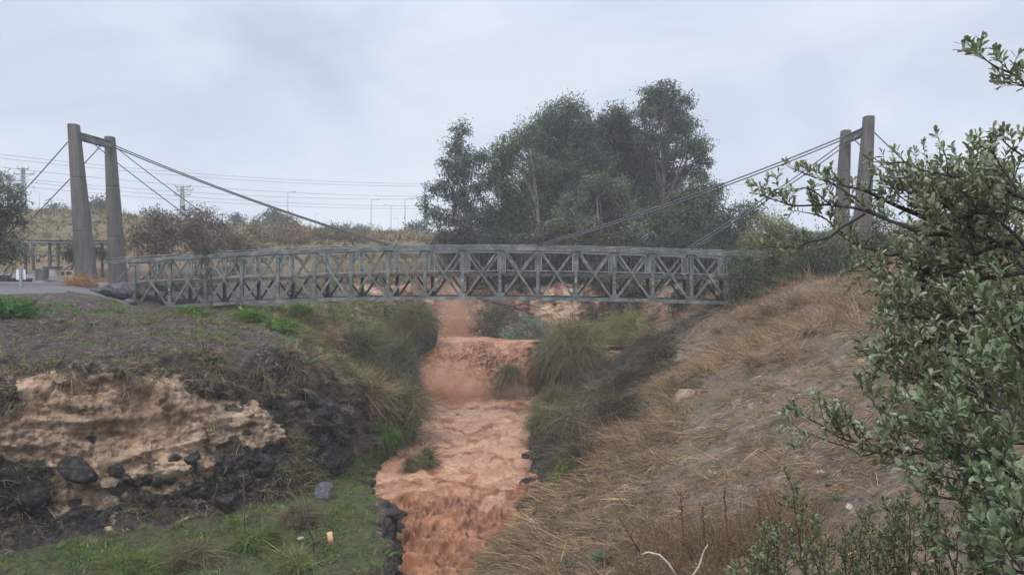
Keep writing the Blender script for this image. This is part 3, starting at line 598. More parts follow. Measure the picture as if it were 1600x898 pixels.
def build_grass():
    up = np.array([0, 0, 1.0]); vA = inview(PA); vB = inview(PB)
    zg = ZA['za'][:, 2].reshape(aA.shape); zb_ = ZA['za'][:, 1].reshape(aA.shape); zl_ = ZA['za'][:, 0].reshape(aA.shape)
    # left bank
    p, n = scatter(PA, nAd, vA * (zg ** 2) * (0.15 + clumped(PA, 1.6, 701)), 52000)
    grass_obj("turf_grass", p, up + 0.5 * n, (0.04, 0.17), (0.012, 0.026), np.array([0, 0, -0.3]), GREEN + OLIVE[:2] + BROWN[:2], [.22, .18, .16, .12, .12, .08, .06, .06])
    p, n = scatter(PA, nAd, vA * (1 - zg) * (1 - zl_) * sstep(1.0, 1.4, uA) * (0.1 + clumped(PA, 0.9, 703)) * sstep(6.9, 6.3, uA), 64000)
    grass_obj("bank_grass", p, up * 0.6 + 0.5 * n, (0.06, 0.36), (0.008, 0.018), np.array([0.1, 0, -0.7]), OLIVE + BROWN, [.12, .1, .1, .08, .2, .15, .17, .08], 0.6, 3)
    p, n = scatter(PA, nAd, vA * band(uA, 1.2, 3.4, 0.3) * sstep(4.6, 5.6, aA) * (0.1 + clumped(PA, 0.8, 705, -0.2, 0.2)), 30000)
    grass_obj("tall_grass", p, up + 0.3 * n, (0.2, 0.6), (0.012, 0.026), np.array([0.3, -0.05, -0.7]), OLIVE + STRAW + GREEN[:2], [.16, .14, .12, .1, .08, .08, .05, .05, .12, .1], 0.45, 3)
    p, n = scatter(PA, nAd, vA * band(uA, 2.75, 3.35, 0.12) * sstep(.8, 1.2, aA) * sstep(6, 5, aA) * (0.05 + clumped(PA, 0.9, 707, -0.05, 0.25)), 16000)
    grass_obj("overhang_grass", p, up * 0.4 + 0.6 * n, (0.12, 0.5), (0.010, 0.022), np.array([0, -0.2, -1.0]), BROWN + OLIVE[:3] + STRAW[1:2], [.2, .15, .2, .08, .12, .1, .08, .07], 0.6, 3)
    p, n = scatter(PA, nAd, vA * band(uA, 3.2, 5.0, 0.1) * (0.25 + sstep(3, 4, aA)) * clumped(PA, 0.8, 709, 0.05, 0.3), 18000)
    grass_obj("crevice_grass", p, up * 0.5 + 0.5 * n, (0.08, 0.35), (0.010, 0.02), np.array([0, -0.2, -0.8]), OLIVE + BROWN + GREEN[:1], None, 0.6, 3)
    # right bank: straw combed down the slope
    down = np.array([-0.75, -0.25, -0.45])
    q_ = sstep(5.7, 6.7, aB); crest = sstep(2.0 + .9 * q_, 2.9 + .9 * q_, uB) * sstep(4.7 + 2 * q_, 3.8 + 2 * q_, uB) * sstep(2.0, 3.2, aB) * sstep(7.7, 7.0, aB)
    p, n = scatter(PB, nBd, vB * crest * (0.12 + clumped(PB, 0.8, 711, -0.15, 0.3)), 75000)
    grass_obj("straw_grass", p, n * 0.6 + down * 0.35 + up * 0.2, (0.16, 0.55), (0.006, 0.014), down * 0.35 + np.array([0, 0, -0.3]), GOLD + BROWN[:2] + OLIVE[:1], [.22, .19, .10, .16, .13, .1, .1], 0.75, 3, None, 7, .09)
    sh_ = 1.1 * sstep(6.5, 7.6, aB); slope = sstep(2.9 + sh_, 3.6 + sh_, uB) * sstep(2.0, 2.8, aB)
    p, n = scatter(PB, nBd, vB * slope * (0.2 + clumped(PB, 0.7, 713, -0.2, 0.3)) / np.maximum(PB[..., 1], 6) ** 0.5, 150000)
    grass_obj("slope_grass", p, n * 0.5 + down * 0.5 + up * 0.1, (0.08, 0.42), (0.005, 0.011), down * 0.5 + np.array([0, 0, -0.2]), BROWN + GOLD + GREYG[:1], [.16, .16, .1, .1, .16, .12, .1, .05, .05], 0.75, 3)
    p, n = scatter(PB, nBd, vB * slope * clumped(PB, 0.8, 717, -0.05, 0.25), 42000)
    grass_obj("sprout_grass", p, up, (0.04, 0.15), (0.008, 0.016), np.array([0, 0, -0.3]), GREYG + GREEN[:2], None, 0.7, 2)
    upper = sstep(4.6, 5.6, uB) * sstep(5.2, 6.4, aB) * sstep(11, 10, aB)
    p, n = scatter(PB, nBd, vB * upper * (0.08 + clumped(PB, 0.55, 719, -0.1, 0.25)), 26000)
    grass_obj("standing_straw_grass", p, up + 0.2 * n + down * 0.15, (0.3, 1.0), (0.008, 0.015), np.array([-0.35, -0.1, -0.35]), STRAW + BROWN[:2], [.3, .22, .16, .12, .12, .08], 0.38, 4)
    st = band(uB, 0.9, 3.1 + 1.1 * sstep(6.7, 8, aB), 0.35) * sstep(5.0, 6.4, aB)
    p, n = scatter(PB, nBd, vB * st * (0.12 + clumped(PB, 0.7, 721, -0.2, 0.25)), 60000)
    grass_obj("steep_bank_grass", p, n * 0.5 + up * 0.3, (0.15, 0.6), (0.008, 0.018), np.array([-0.4, -0.15, -0.8]), DBR + BROWN[:2] + OLIVE[:3], [.22, .2, .14, .12, .08, .06, .08, .05, .05], 0.7, 3)
    # plain beyond the gorge
    m = 60000; x = rng.uniform(-75, 60, m); y = rng.uniform(56, 98, m); keep = np.abs(x) < y * 0.72; x, y = x[keep], y[keep]
    P = np.stack([x, y, plain_h(x, y)], -1); P = P[fbm(P, 0.12, 3, 731) > -0.25]
    grass_obj("meadow_grass", P, up, (0.3, 1.0), (0.03, 0.07), np.array([0.2, 0, -0.4]), [(0.2, 0.15, 0.085), (0.15, 0.115, 0.065)] + OLIVE[:3] + BROWN[:1], [.2, .2, .2, .12, .18, .1], 0.35, 2)
build_grass()

def droop_clump(name, base, R, H, n, cols, label, cat, wts=None, fall=1.1, blade=(0.5, 1.2), width=(0.012, 0.03), group=None, squash=1.0, core=True):
    """a mound of arching, drooping shoots"""
    base = np.asarray(base, float)
    th = rng.uniform(0, 2 * pi, n); r = np.sqrt(rng.random(n)); e = rng.random(n)
    dirs = np.stack([np.cos(th), squash * np.sin(th), 0 * th], -1)
    top = np.sqrt(np.clip(1 - r * r, 0, 1))
    p = base + dirs * (R * r * (0.55 + 0.45 * e))[:, None] * 0.85 + np.array([0, 0, 1.0]) * (H * top * (0.35 + 0.6 * e))[:, None]
    K = max(6, n // 45); ctr = p[rng.integers(0, n, K)]; own = rng.integers(0, K, n); shade = rng.uniform(0.6, 1.35, K)[own][:, None]
    p = ctr[own] + rng.normal(size=(n, 3)) * 0.09 * max(R, .5); lean = rng.normal(size=(K, 3))[own]
    lump = fbm(p, 1.6 / max(R, 0.4), 3, int(abs(base[0] * 10)) + 7); p = p + dirs * (0.25 * R * lump)[:, None] + np.array([0, 0, 0.22 * H]) * lump[:, None]
    d = nrm(dirs * (0.35 + r)[:, None] + np.array([0, 0, 1]) * (0.9 - 0.55 * r)[:, None] + 0.4 * lean + 0.4 * rng.normal(size=(n, 3)))
    L = rng.uniform(blade[0] * .7, blade[1] * 1.15, n)
    V, F, C = blades(p, d, L, rng.uniform(width[0], width[1], n), dirs * 0.2 + lean * 0.2 + np.array([0, 0, -fall]) * np.where(rng.random((n, 1)) < .22, .12, rng.uniform(.4, 1.25, (n, 1))) + 0.3 * rng.normal(size=(n, 3)), np.clip(palette(n, cols, 0.22, wts) * shade, .004, .9), None, 4)
    o = mk(name, V, F, M['grass'], None, False, dict(col=C), loc=base)
    return tag(o, label, cat, group)

def leaf_quads(p, d, L, w, col, fold=0.25):
    n = len(p); d = nrm(d); sd = nrm(np.cross(d, rng.normal(size=(n, 3)))); nn = np.cross(d, sd)
    L = np.broadcast_to(L, (n,))[:, None]; w = np.broadcast_to(w, (n,))[:, None]
    V = np.stack([p, p + d * L * 0.45 + sd * w / 2 + nn * w * fold, p + d * L, p + d * L * 0.45 - sd * w / 2 + nn * w * fold], 1).reshape(-1, 3)
    F = np.arange(4 * n).reshape(-1, 4); return V, F, np.repeat(col, 4, 0)
def crown_points(clumps, nsub_k, nleaf, spread):
    """clumps: (center, radius3). two-level clumping gives an uneven outline and gaps"""
    pts, subs, shade = [], [], []
    for c, r in clumps:
        c = np.asarray(c, float); r = np.asarray(r, float) * np.ones(3)
        ns = max(3, int(nsub_k * (r[0] * r[2])))
        q = nrm(rng.normal(size=(ns, 3))) * (rng.random((ns, 1)) ** 0.45); q[:, 2] = q[:, 2] * 0.95 + 0.05
        s = c + q * r; subs.append((c, s))
        k = rng.poisson(nleaf, ns); shade.append(np.repeat(rng.uniform(.55, 1.5, ns) * rng.uniform(.8, 1.25), k)); sp = np.repeat(s, k, 0); sc = spread * (0.6 + 0.8 * np.repeat(rng.random(ns), k))[:, None]
        pts.append(sp + rng.normal(size=(len(sp), 3)) * sc * np.array([1, 1, 0.8]))
    return np.concatenate(pts), subs, np.concatenate(shade)[:, None]
def curve_pts(a, b, sag, n=6, wob=0.06):
    a = np.asarray(a, float); b = np.asarray(b, float); t = np.linspace(0, 1, n)[:, None]
    L = np.linalg.norm(b - a); w = rng.normal(size=3) * L * wob
    return a * (1 - t) + b * t + np.array([0, 0, sag * L]) * (t * (1 - t) * 4 * 0.25) + w * np.sin(t * pi)
def tree(name, base, clumps, label, cat='tree', cols=None, wts=None, nsub=5.0, nleaf=26, spread=0.3, leaf=(0.2, 0.36), lw=0.28, droop=0.6, trunk_r=0.22, bark='bark', group=None, stems=1, fork=0.35, leafmat='leaf', limbs=True):
    base = np.asarray(base, float)
    root = empty(name, base, label, cat, group)
    pts, subs, shade = crown_points(clumps, nsub * 3.6, nleaf * 1.45, spread * .92); n = len(pts)
    d = rng.normal(size=(n, 3)) + np.array([0, 0, -droop])
    L = rng.uniform(leaf[0], leaf[1], n)
    V, F, C = leaf_quads(pts, d, L, L * lw, np.clip(palette(n, cols or OLIVE, 0.2, wts) * shade, .004, .9))
    mk('crown', V, F, M[leafmat], root, False, dict(col=C))
    mb = MB(); cs = np.array([c for c, _ in clumps]); top = cs[np.argmax(cs[:, 2])]
    for s in range(stems):
        off = rng.normal(size=3) * 0.35 * (stems > 1) * np.array([1, 1, 0]); tgt = top if s == 0 else cs[rng.integers(len(cs))]
        tp = curve_pts(base + off - np.array([0, 0, 0.2]), tgt, 0.0, 10, 0.03)
        mb.tube(tp, np.linspace(trunk_r, trunk_r * 0.18, 10) * (1 if s == 0 else 0.7), 8)
        if s == 0: main = tp
    for c, sub in subs:
        dz = np.clip((c[2] - base[2]) * fork / max(top[2] - base[2], 0.1) + 0.12, 0.08, 0.85)
        k = int(np.clip(dz * 9 + rng.uniform(0, 1.5), 1, 8)); a = main[k]
        L_ = np.linalg.norm(c - a)
        if L_ > 0.3: mb.tube(curve_pts(a, c, 0.25, 7), np.linspace(trunk_r * 0.42, trunk_r * 0.12, 7), 5, False)
        if limbs:
            for q in sub[rng.random(len(sub)) < 0.12]:
                mb.tube(curve_pts(c, q, 0.15, 4, 0.08), np.linspace(trunk_r * 0.12, trunk_r * 0.035, 4), 3, False)
    mb.build('trunk', M[bark], root, True)
    return root
def clp(lst, D, jit=0.6, zs=1.0):
    """clumps given as photo pixel centre + radius at distance D"""
    out = []
    for px, py, r in lst:
        R = r * D / F_PX; dd = D + rng.uniform(-jit, jit) * R; out.append((at(px, py, dd), (R, R, R * zs)))
    return out

# ------------------------------------------------------------------ the footbridge
TOPY = lambda p: np.interp(p, [150, 209, 268, 327, 386, 480, 611, 788, 900, 1021, 1083, 1142, 1230], [408, 404.6, 400.5, 397.2, 393.8, 389.5, 386.2, 385.6, 387.2, 390.6, 392.6, 394.6, 398])
BOTY = lambda p: np.interp(p, [150, 215, 327, 386, 560, 700, 800, 900, 1021, 1083, 1142, 1230], [488, 484.5, 478, 474.5, 469, 467.8, 468.2, 469.8, 472, 473.8, 475.8, 479])
DECY = lambda p: np.interp(p, [150, 209, 327, 386, 611, 788, 900, 1083, 1142, 1230], [446, 442.5, 437.3, 433.5, 427.2, 426.0, 427.4, 431, 432.6, 435])
BL, BR = at(210, 440, 36.3), at(1141, 430, 34.6)
def bridge_pt(i):
    t = i / 16.0; x = BL[0] * (1 - t) + BR[0] * t; y = BL[1] * (1 - t) + BR[1] * t; px, _ = proj(np.array([x, y, 0.0])); return x, y, float(px)
BDIR = nrm(np.array([BR[0] - BL[0], BR[1] - BL[1], 0])); BOUT = np.array([-BDIR[1], BDIR[0], 0]); BWID = 2.05
def bridge_at(i, fy, off=0.0):
    x, y, px = bridge_pt(i); return at(px, float(fy(px)), y) + BOUT * off
def build_bridge():
    root = empty("footbridge", bridge_at(8, BOTY), "grey steel truss footbridge with crossed braces spanning the gorge", "footbridge")
    S = M['steel']; I0, I1 = -0.85, 17.3
    idx = [I0] + list(range(0, 17)) + [I1]
    for off, face in ((0.0, -1), (BWID, 1)):
        mb = MB()
        for a, b in zip(idx[:-1], idx[1:]):
            A, B = bridge_at(a, TOPY, off), bridge_at(b, TOPY, off)
            mb.beam(A - [0, 0, .075], B - [0, 0, .075], 0.14, 0.15); mb.beam(A + BOUT * face * 0.10 - [0, 0, .14], B + BOUT * face * 0.10 - [0, 0, .14], 0.05, 0.02)
        mb.build('top_chord', S, root)
        mb = MB()
        for a, b in zip(idx[1:-1], idx[2:]):
            A, B = bridge_at(a, BOTY, off), bridge_at(b, BOTY, off)
            mb.beam(A + [0, 0, .08], B + [0, 0, .08], 0.14, 0.15); mb.beam(A + BOUT * face * 0.12 + [0, 0, .012], B + BOUT * face * 0.12 + [0, 0, .012], 0.10, 0.02)
        mb.build('bottom_chord', S, root)
        mb = MB(); mb.tube([bridge_at(a, TOPY, off) + [0, 0, .085] - BOUT * face * 0.03 for a in idx], 0.024, 8)
        for a in idx[1:-1]: mb.tube([bridge_at(a, TOPY, off) - BOUT * face * 0.03 - [0, 0, .02], bridge_at(a, TOPY, off) + [0, 0, .085] - BOUT * face * 0.03], 0.012, 4)
        mb.build('handrail', S, root)
        for i in range(17):
            T, B = bridge_at(i, TOPY, off) - [0, 0, .145], bridge_at(i, BOTY, off) + [0, 0, .15]
            p = MB(); p.beam(B, T, 0.13, 0.15, BDIR)
            p.beam(B + [0, 0, .0] + BOUT * face * 0.075, B + [0, 0, .17] + BOUT * face * 0.075, 0.012, 0.34, BDIR)
            p.beam(T - [0, 0, .17] + BOUT * face * 0.075, T - [0, 0, .0] + BOUT * face * 0.075, 0.012, 0.34, BDIR)
            po = p.build('post', S, root)
            if off == 0.0 and i in (1, 7, 9, 10, 12, 13, 14):
                c = bridge_at(i, DECY, 0) + BOUT * face * 0.078 - [0, 0, .42]
                MB().beam(c, c + [0, 0, .09 + .08 * ((i * 7) % 3 == 0)], 0.014, 0.09, BDIR).build('reflector_plate', M['galv'], po)
        for i in range(-1, 17):
            T0, B0, T1, B1 = bridge_at(max(i, -0.55) if i < 0 else i, DECY if i < 0 else TOPY, off), bridge_at(max(i, -0.55), BOTY, off), bridge_at(i + 1, TOPY, off), bridge_at(i + 1, BOTY, off)
            g = 0.13
            if i == -1:
                MB().beam(T0, T1 - [0.08, 0, .2], 0.07, 0.08, BOUT).build('diagonal_brace', S, root); continue
            a = T0 + BDIR * g - [0, 0, .17]; b = B1 - BDIR * g + [0, 0, .17]
            MB().beam(a + BOUT * face * 0.025, b + BOUT * face * 0.025, 0.095, 0.05, BOUT).build('diagonal_brace', S, root)
            a = B0 + BDIR * g + [0, 0, .17]; b = T1 - BDIR * g - [0, 0, .17]
            MB().beam(a - BOUT * face * 0.04, b - BOUT * face * 0.04, 0.095, 0.05, BOUT).build('diagonal_brace', S, root)
            # railing infill: a light frame with thin upright bars on the walkway side
            inn = -BOUT * face * 0.13; rp = MB()
            tl, tr = bridge_at(i, TOPY, off) + inn - [0, 0, .2], bridge_at(i + 1, TOPY, off) + inn - [0, 0, .2]
            bl, br = bridge_at(i, DECY, off) + inn + [0, 0, .1], bridge_at(i + 1, DECY, off) + inn + [0, 0, .1]
            ins = BDIR * 0.12; tl, bl, tr, br = tl + ins, bl + ins, tr - ins, br - ins
            for a, b in ((tl, tr), (bl, br)): rp.beam(a, b, 0.03, 0.035)
            for a, b in ((tl, bl), (tr, br)): rp.beam(a, b, 0.03, 0.03, BDIR)
            for k in range(1, 7 if off == 0.0 else 1):
                t = k / 7.0; rp.beam(bl * (1 - t) + br * t, tl * (1 - t) + tr * t, 0.006, 0.006, BDIR)
            rp.build('railing_panel', M['galv'], root)
    dk = MB()
    for a, b in zip(idx[:-1], idx[1:]):
        A, B = bridge_at(a, DECY, BWID / 2), bridge_at(b, DECY, BWID / 2); dk.beam(A - [0, 0, .04], B - [0, 0, .04], BWID - 0.22, 0.06)
        for o_ in (0.14, BWID - 0.14):
            A, B = bridge_at(a, DECY, o_), bridge_at(b, DECY, o_); dk.beam(A - [0, 0, .11], B - [0, 0, .11], 0.06, 0.075)
    dk.build('deck', M['wood'], root)
    for i in range(17):
        A, B = bridge_at(i, DECY, 0.08), bridge_at(i, DECY, BWID - 0.08)
        MB().beam(A - [0, 0, .115], B - [0, 0, .115], 0.09, 0.085).build('floor_beam', S, root)
        if i < 16:
            A, B = bridge_at(i, BOTY, 0.09), bridge_at(i + 1, BOTY, BWID - 0.09)
            if i % 2: A, B = bridge_at(i, BOTY, BWID - 0.09), bridge_at(i + 1, BOTY, 0.09)
            MB().beam(A + [0, 0, .08], B + [0, 0, .08], 0.05, 0.05).build('wind_brace', S, root)
    return root
build_bridge()

# pylons: three tapered concrete lifts with a shadow joint between them
def pylon(name, top, bot, D, tw, bw, td, bd, joints, label):
    T = at(top[0], top[1], D); B = at(bot[0], bot[1], D); B = B - np.array([0, 0, 1.0]) * 0.7
    root = empty(name, B, label, "pylon", "concrete pylons of the footbridge")
    fr = [0.0] + [float((at(0, y, D)[2] - B[2]) / (T[2] - B[2])) for y in joints] + [1.0]
    for k in range(len(fr) - 1):
        mb = MB(); f0, f1 = fr[k], fr[k + 1]; rows = []
        lev = [f0, f0 + 0.004, f1 - 0.004, f1]; ins = [0.02 if k else 0, 0, 0, 0.02 if k < len(fr) - 2 else 0.03]
        for f, e in zip(lev, ins):
            c = B * (1 - f) + T * f; w = (bw * (1 - f) + tw * f) / 2 - e; d = (bd * (1 - f) + td * f) / 2 - e; ch = 0.035
            rows.append([c + [sx, sy, 0] for sx, sy in ((-w + ch, -d), (w - ch, -d), (w, -d + ch), (w, d - ch), (w - ch, d), (-w + ch, d), (-w, d - ch), (-w, -d + ch))])
        V = np.array(rows).reshape(-1, 3); Fq = []
        for r in range(3):
            for j in range(8): Fq.append([r * 8 + j, r * 8 + (j + 1) % 8, r * 8 + 8 + (j + 1) % 8, r * 8 + 8 + j])
        mb.add(V, Fq); mb.F.setdefault(8, []).append(np.array([list(range(24, 32)), list(range(7, -1, -1))]))
        mb.build('concrete_lift', M['concrete'], root)
    return root
pylon("bridge_pylon", (115, 194), (137.5, 445), 35.9, 0.40, 0.84, 0.42, 0.60, [362, 278], "tall tapered concrete pylon at far left with rusty grass at its base")
pylon("bridge_pylon", (171.5, 213.5), (187, 466), 38.6, 0.38, 0.80, 0.42, 0.60, [370, 292], "tapered concrete pylon rising just behind the left end of the truss")
pylon("bridge_pylon", (1357.5, 181.5), (1341, 430), 34.1, 0.38, 0.80, 0.42, 0.60, [355, 269], "taller and nearer of the two concrete pylons behind the leafy shrub")
pylon("bridge_pylon", (1321.5, 203.5), (1310, 430), 36.8, 0.36, 0.76, 0.42, 0.60, [340, 268], "shorter concrete pylon half hidden behind the shrub, beside the taller one")
def tie(name, a, b, label):
    r = empty(name, (np.asarray(a) + np.asarray(b)) / 2, label, "beam")
    a, b = np.asarray(a, float), np.asarray(b, float)
    MB().beam(a, b, 0.16, 0.30).build('web', M['steel'], r)
    mb = MB(); mb.beam(a + [0, 0, .16], b + [0, 0, .16], 0.26, 0.03); mb.beam(a - [0, 0, .16], b - [0, 0, .16], 0.26, 0.03); mb.build('flange', M['steel'], r)
NL, FL, NR, FR = at(120, 212, 36.2), at(171, 226, 38.3), at(1355, 204, 34.4), at(1322, 218, 36.5)
tie("tie_beam", NL, FL, "steel beam joining the two left pylons near their tops")
tie("tie_beam", NR, FR, "steel beam joining the two right pylons near their tops")
def cable(name, a, b, sag, r, mat, label, cat, group=None, n=24):
    a = np.asarray(a, float); b = np.asarray(b, float); t = np.linspace(0, 1, n)[:, None]
    P = a * (1 - t) + b * t - np.array([0, 0, sag]) * (4 * t * (1 - t))
    return tag(MB().tube(P, r, 6).build(name, M[mat], None, True, loc=a), label, cat, group)
GC = "stay cables of the footbridge"
cable("stay_cable", at(124, 207, 36.0), bridge_at(7, TOPY, 0) + [0, 0, .1], 0.25, 0.03, 'wire', "long cable from the near left pylon to the near truss rail", "cable", GC)
cable("stay_cable", at(174, 225, 38.5), bridge_at(7, TOPY, BWID) + [0, 0, .1], 0.25, 0.03, 'wire', "long cable from the rear left pylon to the far truss rail", "cable", GC)
cable("stay_cable", at(128, 210, 36.0), bridge_at(2.85, TOPY, 0) + [0, 0, .1], 0.12, 0.026, 'wire', "lower short cable from the near left pylon to the left part of the truss", "cable", GC)
cable("stay_cable", at(178, 228, 38.5), bridge_at(3.0, TOPY, BWID) + [0, 0, .1], 0.12, 0.026, 'wire', "upper short cable from the rear left pylon to the left part of the truss", "cable", GC)
cable("stay_cable", at(106, 222, 35.9), at(-110, 452, 35.4), 0.12, 0.026, 'wire', "back cable running from the tall left pylon down to the left edge", "cable", GC)
cable("stay_cable", at(168, 216, 38.6), at(-40, 430, 38.0), 0.12, 0.026, 'wire', "back cable passing behind the tall left pylon to the shrubby tree", "cable", GC)
cable("stay_cable", at(1352, 199, 34.2), bridge_at(11, TOPY, 0) + [0, 0, .1], 0.25, 0.03, 'wire', "upper long cable from the near right pylon across the dark trees", "cable", GC)
cable("stay_cable", at(1318, 218, 36.7), bridge_at(11, TOPY, BWID) + [0, 0, .1], 0.25, 0.03, 'wire', "lower long cable from the rear right pylon across the dark trees", "cable", GC)
cable("stay_cable", at(1350, 206, 34.2), bridge_at(15, TOPY, 0) + [0, 0, .1], 0.12, 0.026, 'wire', "short steep cable from the near right pylon to the right end of the truss", "cable", GC)
cable("stay_cable", at(1316, 224, 36.7), bridge_at(15, TOPY, BWID) + [0, 0, .1], 0.12, 0.026, 'wire', "short steep cable from the rear right pylon to the right end of the truss", "cable", GC)
cable("stay_cable", at(1366, 207, 34.1), at(1590, 410, 33.8), 0.1, 0.026, 'wire', "back cable leaving the taller right pylon towards the right, upper of two", "cable", GC)
cable("stay_cable", at(1328, 212, 36.8), at(1560, 415, 36.5), 0.1, 0.026, 'wire', "back cable leaving the right pylons, the lower of two", "cable", GC)
# abutments
def rough_block(name, c, size, mat, label, cat, lip=True):
    r = empty(name, np.asarray(c) - [0, 0, size[2] / 2], label, cat)
    mb = MB(); mb.box(c, size); mb.build('wall', M[mat], r)
    if lip: MB().box(np.asarray(c) + [0, 0, size[2] / 2 + 0.062], (size[0] + .2, size[1] + .2, 0.12)).build('cap', M[mat], r)
e = bridge_at(-0.95, DECY, BWID / 2); rough_block("bridge_abutment", e + [-0.25, 0, -1.0], (1.5, 2.7, 1.55), 'concrete', "low concrete abutment carrying the left end of the truss", "abutment")
e = bridge_at(17.6, DECY, BWID / 2); rough_block("bridge_abutment", e + [0.3, 0, -1.0], (1.5, 2.7, 1.55), 'concrete', "concrete abutment at the right end of the truss behind shrubs", "abutment")

# ------------------------------------------------------------------ rocks
def rock_mesh(seed, sub=4, cuts=9):
    import bmesh
    bm = bmesh.new(); bmesh.ops.create_icosphere(bm, subdivisions=sub, radius=1.0)
    V = np.array([v.co for v in bm.verts]); Fc = np.array([[v.index for v in f.verts] for f in bm.faces]); bm.free()
    r = np.random.default_rng(seed)
    for _ in range(cuts):
        n = nrm(r.normal(size=3)); d = r.uniform(0.45, 0.8); s = V @ n - d; V = V - np.where(s > 0, s, 0)[:, None] * n * 0.92
    V = V + nrm(V) * (0.10 * fbm(V + seed, 1.5, 4, seed) + 0.05 * fbm(V + seed, 5, 3, seed + 3))[:, None]
    return V, Fc
ROCKS = [rock_mesh(40 + k) for k in range(6)]
ROCKD = {}
def rock(loc, size, mat, label, group=None, name="rock", k=None):
    k = rng.integers(len(ROCKS)) if k is None else k; key = (k, mat)
    if key not in ROCKD:
        o = mk(name, ROCKS[k][0], ROCKS[k][1], M[mat], None, True); ROCKD[key] = o.data
        try: o.data.set_sharp_from_angle(angle=radians(35))
        except Exception: pass
    else:
        o = bpy.data.objects.new(name, ROCKD[key]); COL.objects.link(o)
    o.location = loc; o.scale = size; o.rotation_euler = (rng.uniform(-.4, .4), rng.uniform(-.4, .4), rng.uniform(0, 6.28))
    return tag(o, label, "rock", group)
def rocks_on(P, W, n, smin, smax, mat, label, group, sink=0.25, squash=(0.6, 0.95)):
    p, _ = scatter(P, P, W, n); p = p[np.argsort(p[:, 1])]
    for q in p:
        s = smin * (smax / smin) ** (rng.random() ** 1.6); sz = (s * rng.uniform(.8, 1.3), s * rng.uniform(.8, 1.2), s * rng.uniform(*squash))
        rock(q - np.array([0, 0, s * sink]) - np.array([0, 0.3 * s, 0]) * 0, sz, mat, label, group)
def build_rocks():
    vA = inview(PA, 0); vB = inview(PB, 0)
    rocks_on(PA, vA * band(uA, 4.1, 5.05, .1) * band(aA, 1.6, 4.9, .3), 34, 0.14, 0.42, 'basalt', "black basalt boulder jutting from the foot of the pale cliff", "black boulders at the cliff foot", 0.25)
    rocks_on(PA, vA * band(uA, 4.2, 5.0, .1) * band(aA, .95, 1.45, .12), 6, 0.22, 0.45, 'basalt', "black boulder at the cliff foot on the left edge", "black boulders at the left edge", 0.3)
    rocks_on(PA, vA * band(uA, 6.95, 7.5, .1) * band(aA, 1.6, 5.4, .3), 10, 0.25, 0.6, 'basalt', "jagged black rock on the left water's edge", "black rocks on the left shore", 0.3, (.4, .65))
    rocks_on(PA, vA * band(uA, 3.2, 5.0, .3) * band(aA, 4.6, 6.6, .4), 26, 0.15, 0.5, 'basalt', "dark rock sticking out of the overgrown left bank", "dark rocks on the overgrown bank", 0.1)
    rocks_on(PA, vA * band(uA, 1.3, 3.0, .3) * sstep(5, 4, aA), 90, 0.05, 0.22, 'greyrock', "small grey stone lying in the rubble slope above the cliff", "stones in the rubble slope", 0.3)
    rocks_on(PA, vA * band(uA, 3.0, 4.6, .1) * sstep(3.2, 2.4, aA), 34, 0.08, 0.3, 'limerock', "pale knob of limestone on the cliff face", "limestone knobs on the cliff", 0.35)
    rocks_on(PB, vB * band(uB, 0.8, 1.7, .2) * band(aB, 4.6, 8.0, .4), 20, 0.25, 0.6, 'basalt', "black rock at the right water's edge", "black rocks on the right shore", 0.2)
    rocks_on(PB, vB * band(uB, 3.0, 7.0, .3) * sstep(2.2, 3.0, aB) * sstep(7, 6, aB), 40, 0.02, 0.07, 'whitestone', "small pale stone in the dry slope", "pale stones in the dry slope", 0.1, (0.4, 0.7))
    rocks_on(PB, vB * band(uB, 1.4, 3.9, .3) * band(aB, 6.6, 10, .3), 40, 0.1, 0.38, 'mossrock', "dark lichened rock poking out of the steep right bank", "rocks on the steep right bank", 0.2)
    for px, py, s, m, lab in ((1300, 748, .13, 'greyrock', "flat grey stone above the green sprouts on the dry slope"), (1326, 790, .085, 'whitestone', "round white stone beside the leafy shrub's lower twigs"),
                              (1285, 735, .08, 'whitestone', "pale stone lying next to the flat grey one")):
        p = hit(px, py); rock(p, (s, s * .8, s * .4), m, lab)
    for k, (px, py, s, m) in enumerate(((1062, 618, .5, 'limerock'), (1085, 602, .5, 'mossrock'), (1035, 603, .5, 'mossrock'), (1010, 640, .5, 'mossrock'), (1058, 596, .45, 'basalt'), (1100, 610, .3, 'limerock'), (960, 592, .5, 'mossrock'), (935, 600, .45, 'mossrock'), (1048, 528, .5, 'mossrock'))):
        lab = ["pale block of limestone in the ledge outcrop on the right bank", "mossy slab capping the right end of the ledge outcrop", "lichened slab at the left of the ledge outcrop", "low mossy rock below the ledge outcrop",
               "dark rock crowning the ledge outcrop", "small pale block at the right of the ledge outcrop", "larger lichened rock on the shoulder above the pool", "smaller lichened rock on the shoulder above the pool", "black rock in the bank under the right end of the bridge"][k]
        p = hit(px, py); rock(p - np.array([0, 0, .1 * s]), (s, s * .8, s * .62), m, lab)
    for px, py, D, s, lab in ((156, 460, 33.5, .55, "grey boulder by the foot of the tall left pylon"), (183, 452, 35.0, .75, "larger dark boulder between the two left pylons"), (198, 475, 34.2, .5, "flat slab of rock under the left end of the truss")):
        rock(at(px, py, D), (s, s, s * .55), 'greyrock', lab)
    for px, py, D, s, mt, lab in ((655, 530, 46.5, (1.35, 1.2, 1.5), 'basalt', "big dark rock left of the waterfall under hanging grass"), (618, 505, 47.5, (1.2, 1.0, 1.3), 'basalt', "dark rock further left behind the waterfall"),
                              (890, 600, 45.2, (2.0, 1.0, 1.6), 'basalt', "dark rock under the hanging bush right of the waterfall"), (965, 525, 49.2, (1.6, 1.0, 1.1), 'basalt', "rock under the light green bush above the side fall")):
        rock(at(px, py, D), s, mt, lab, k=1)
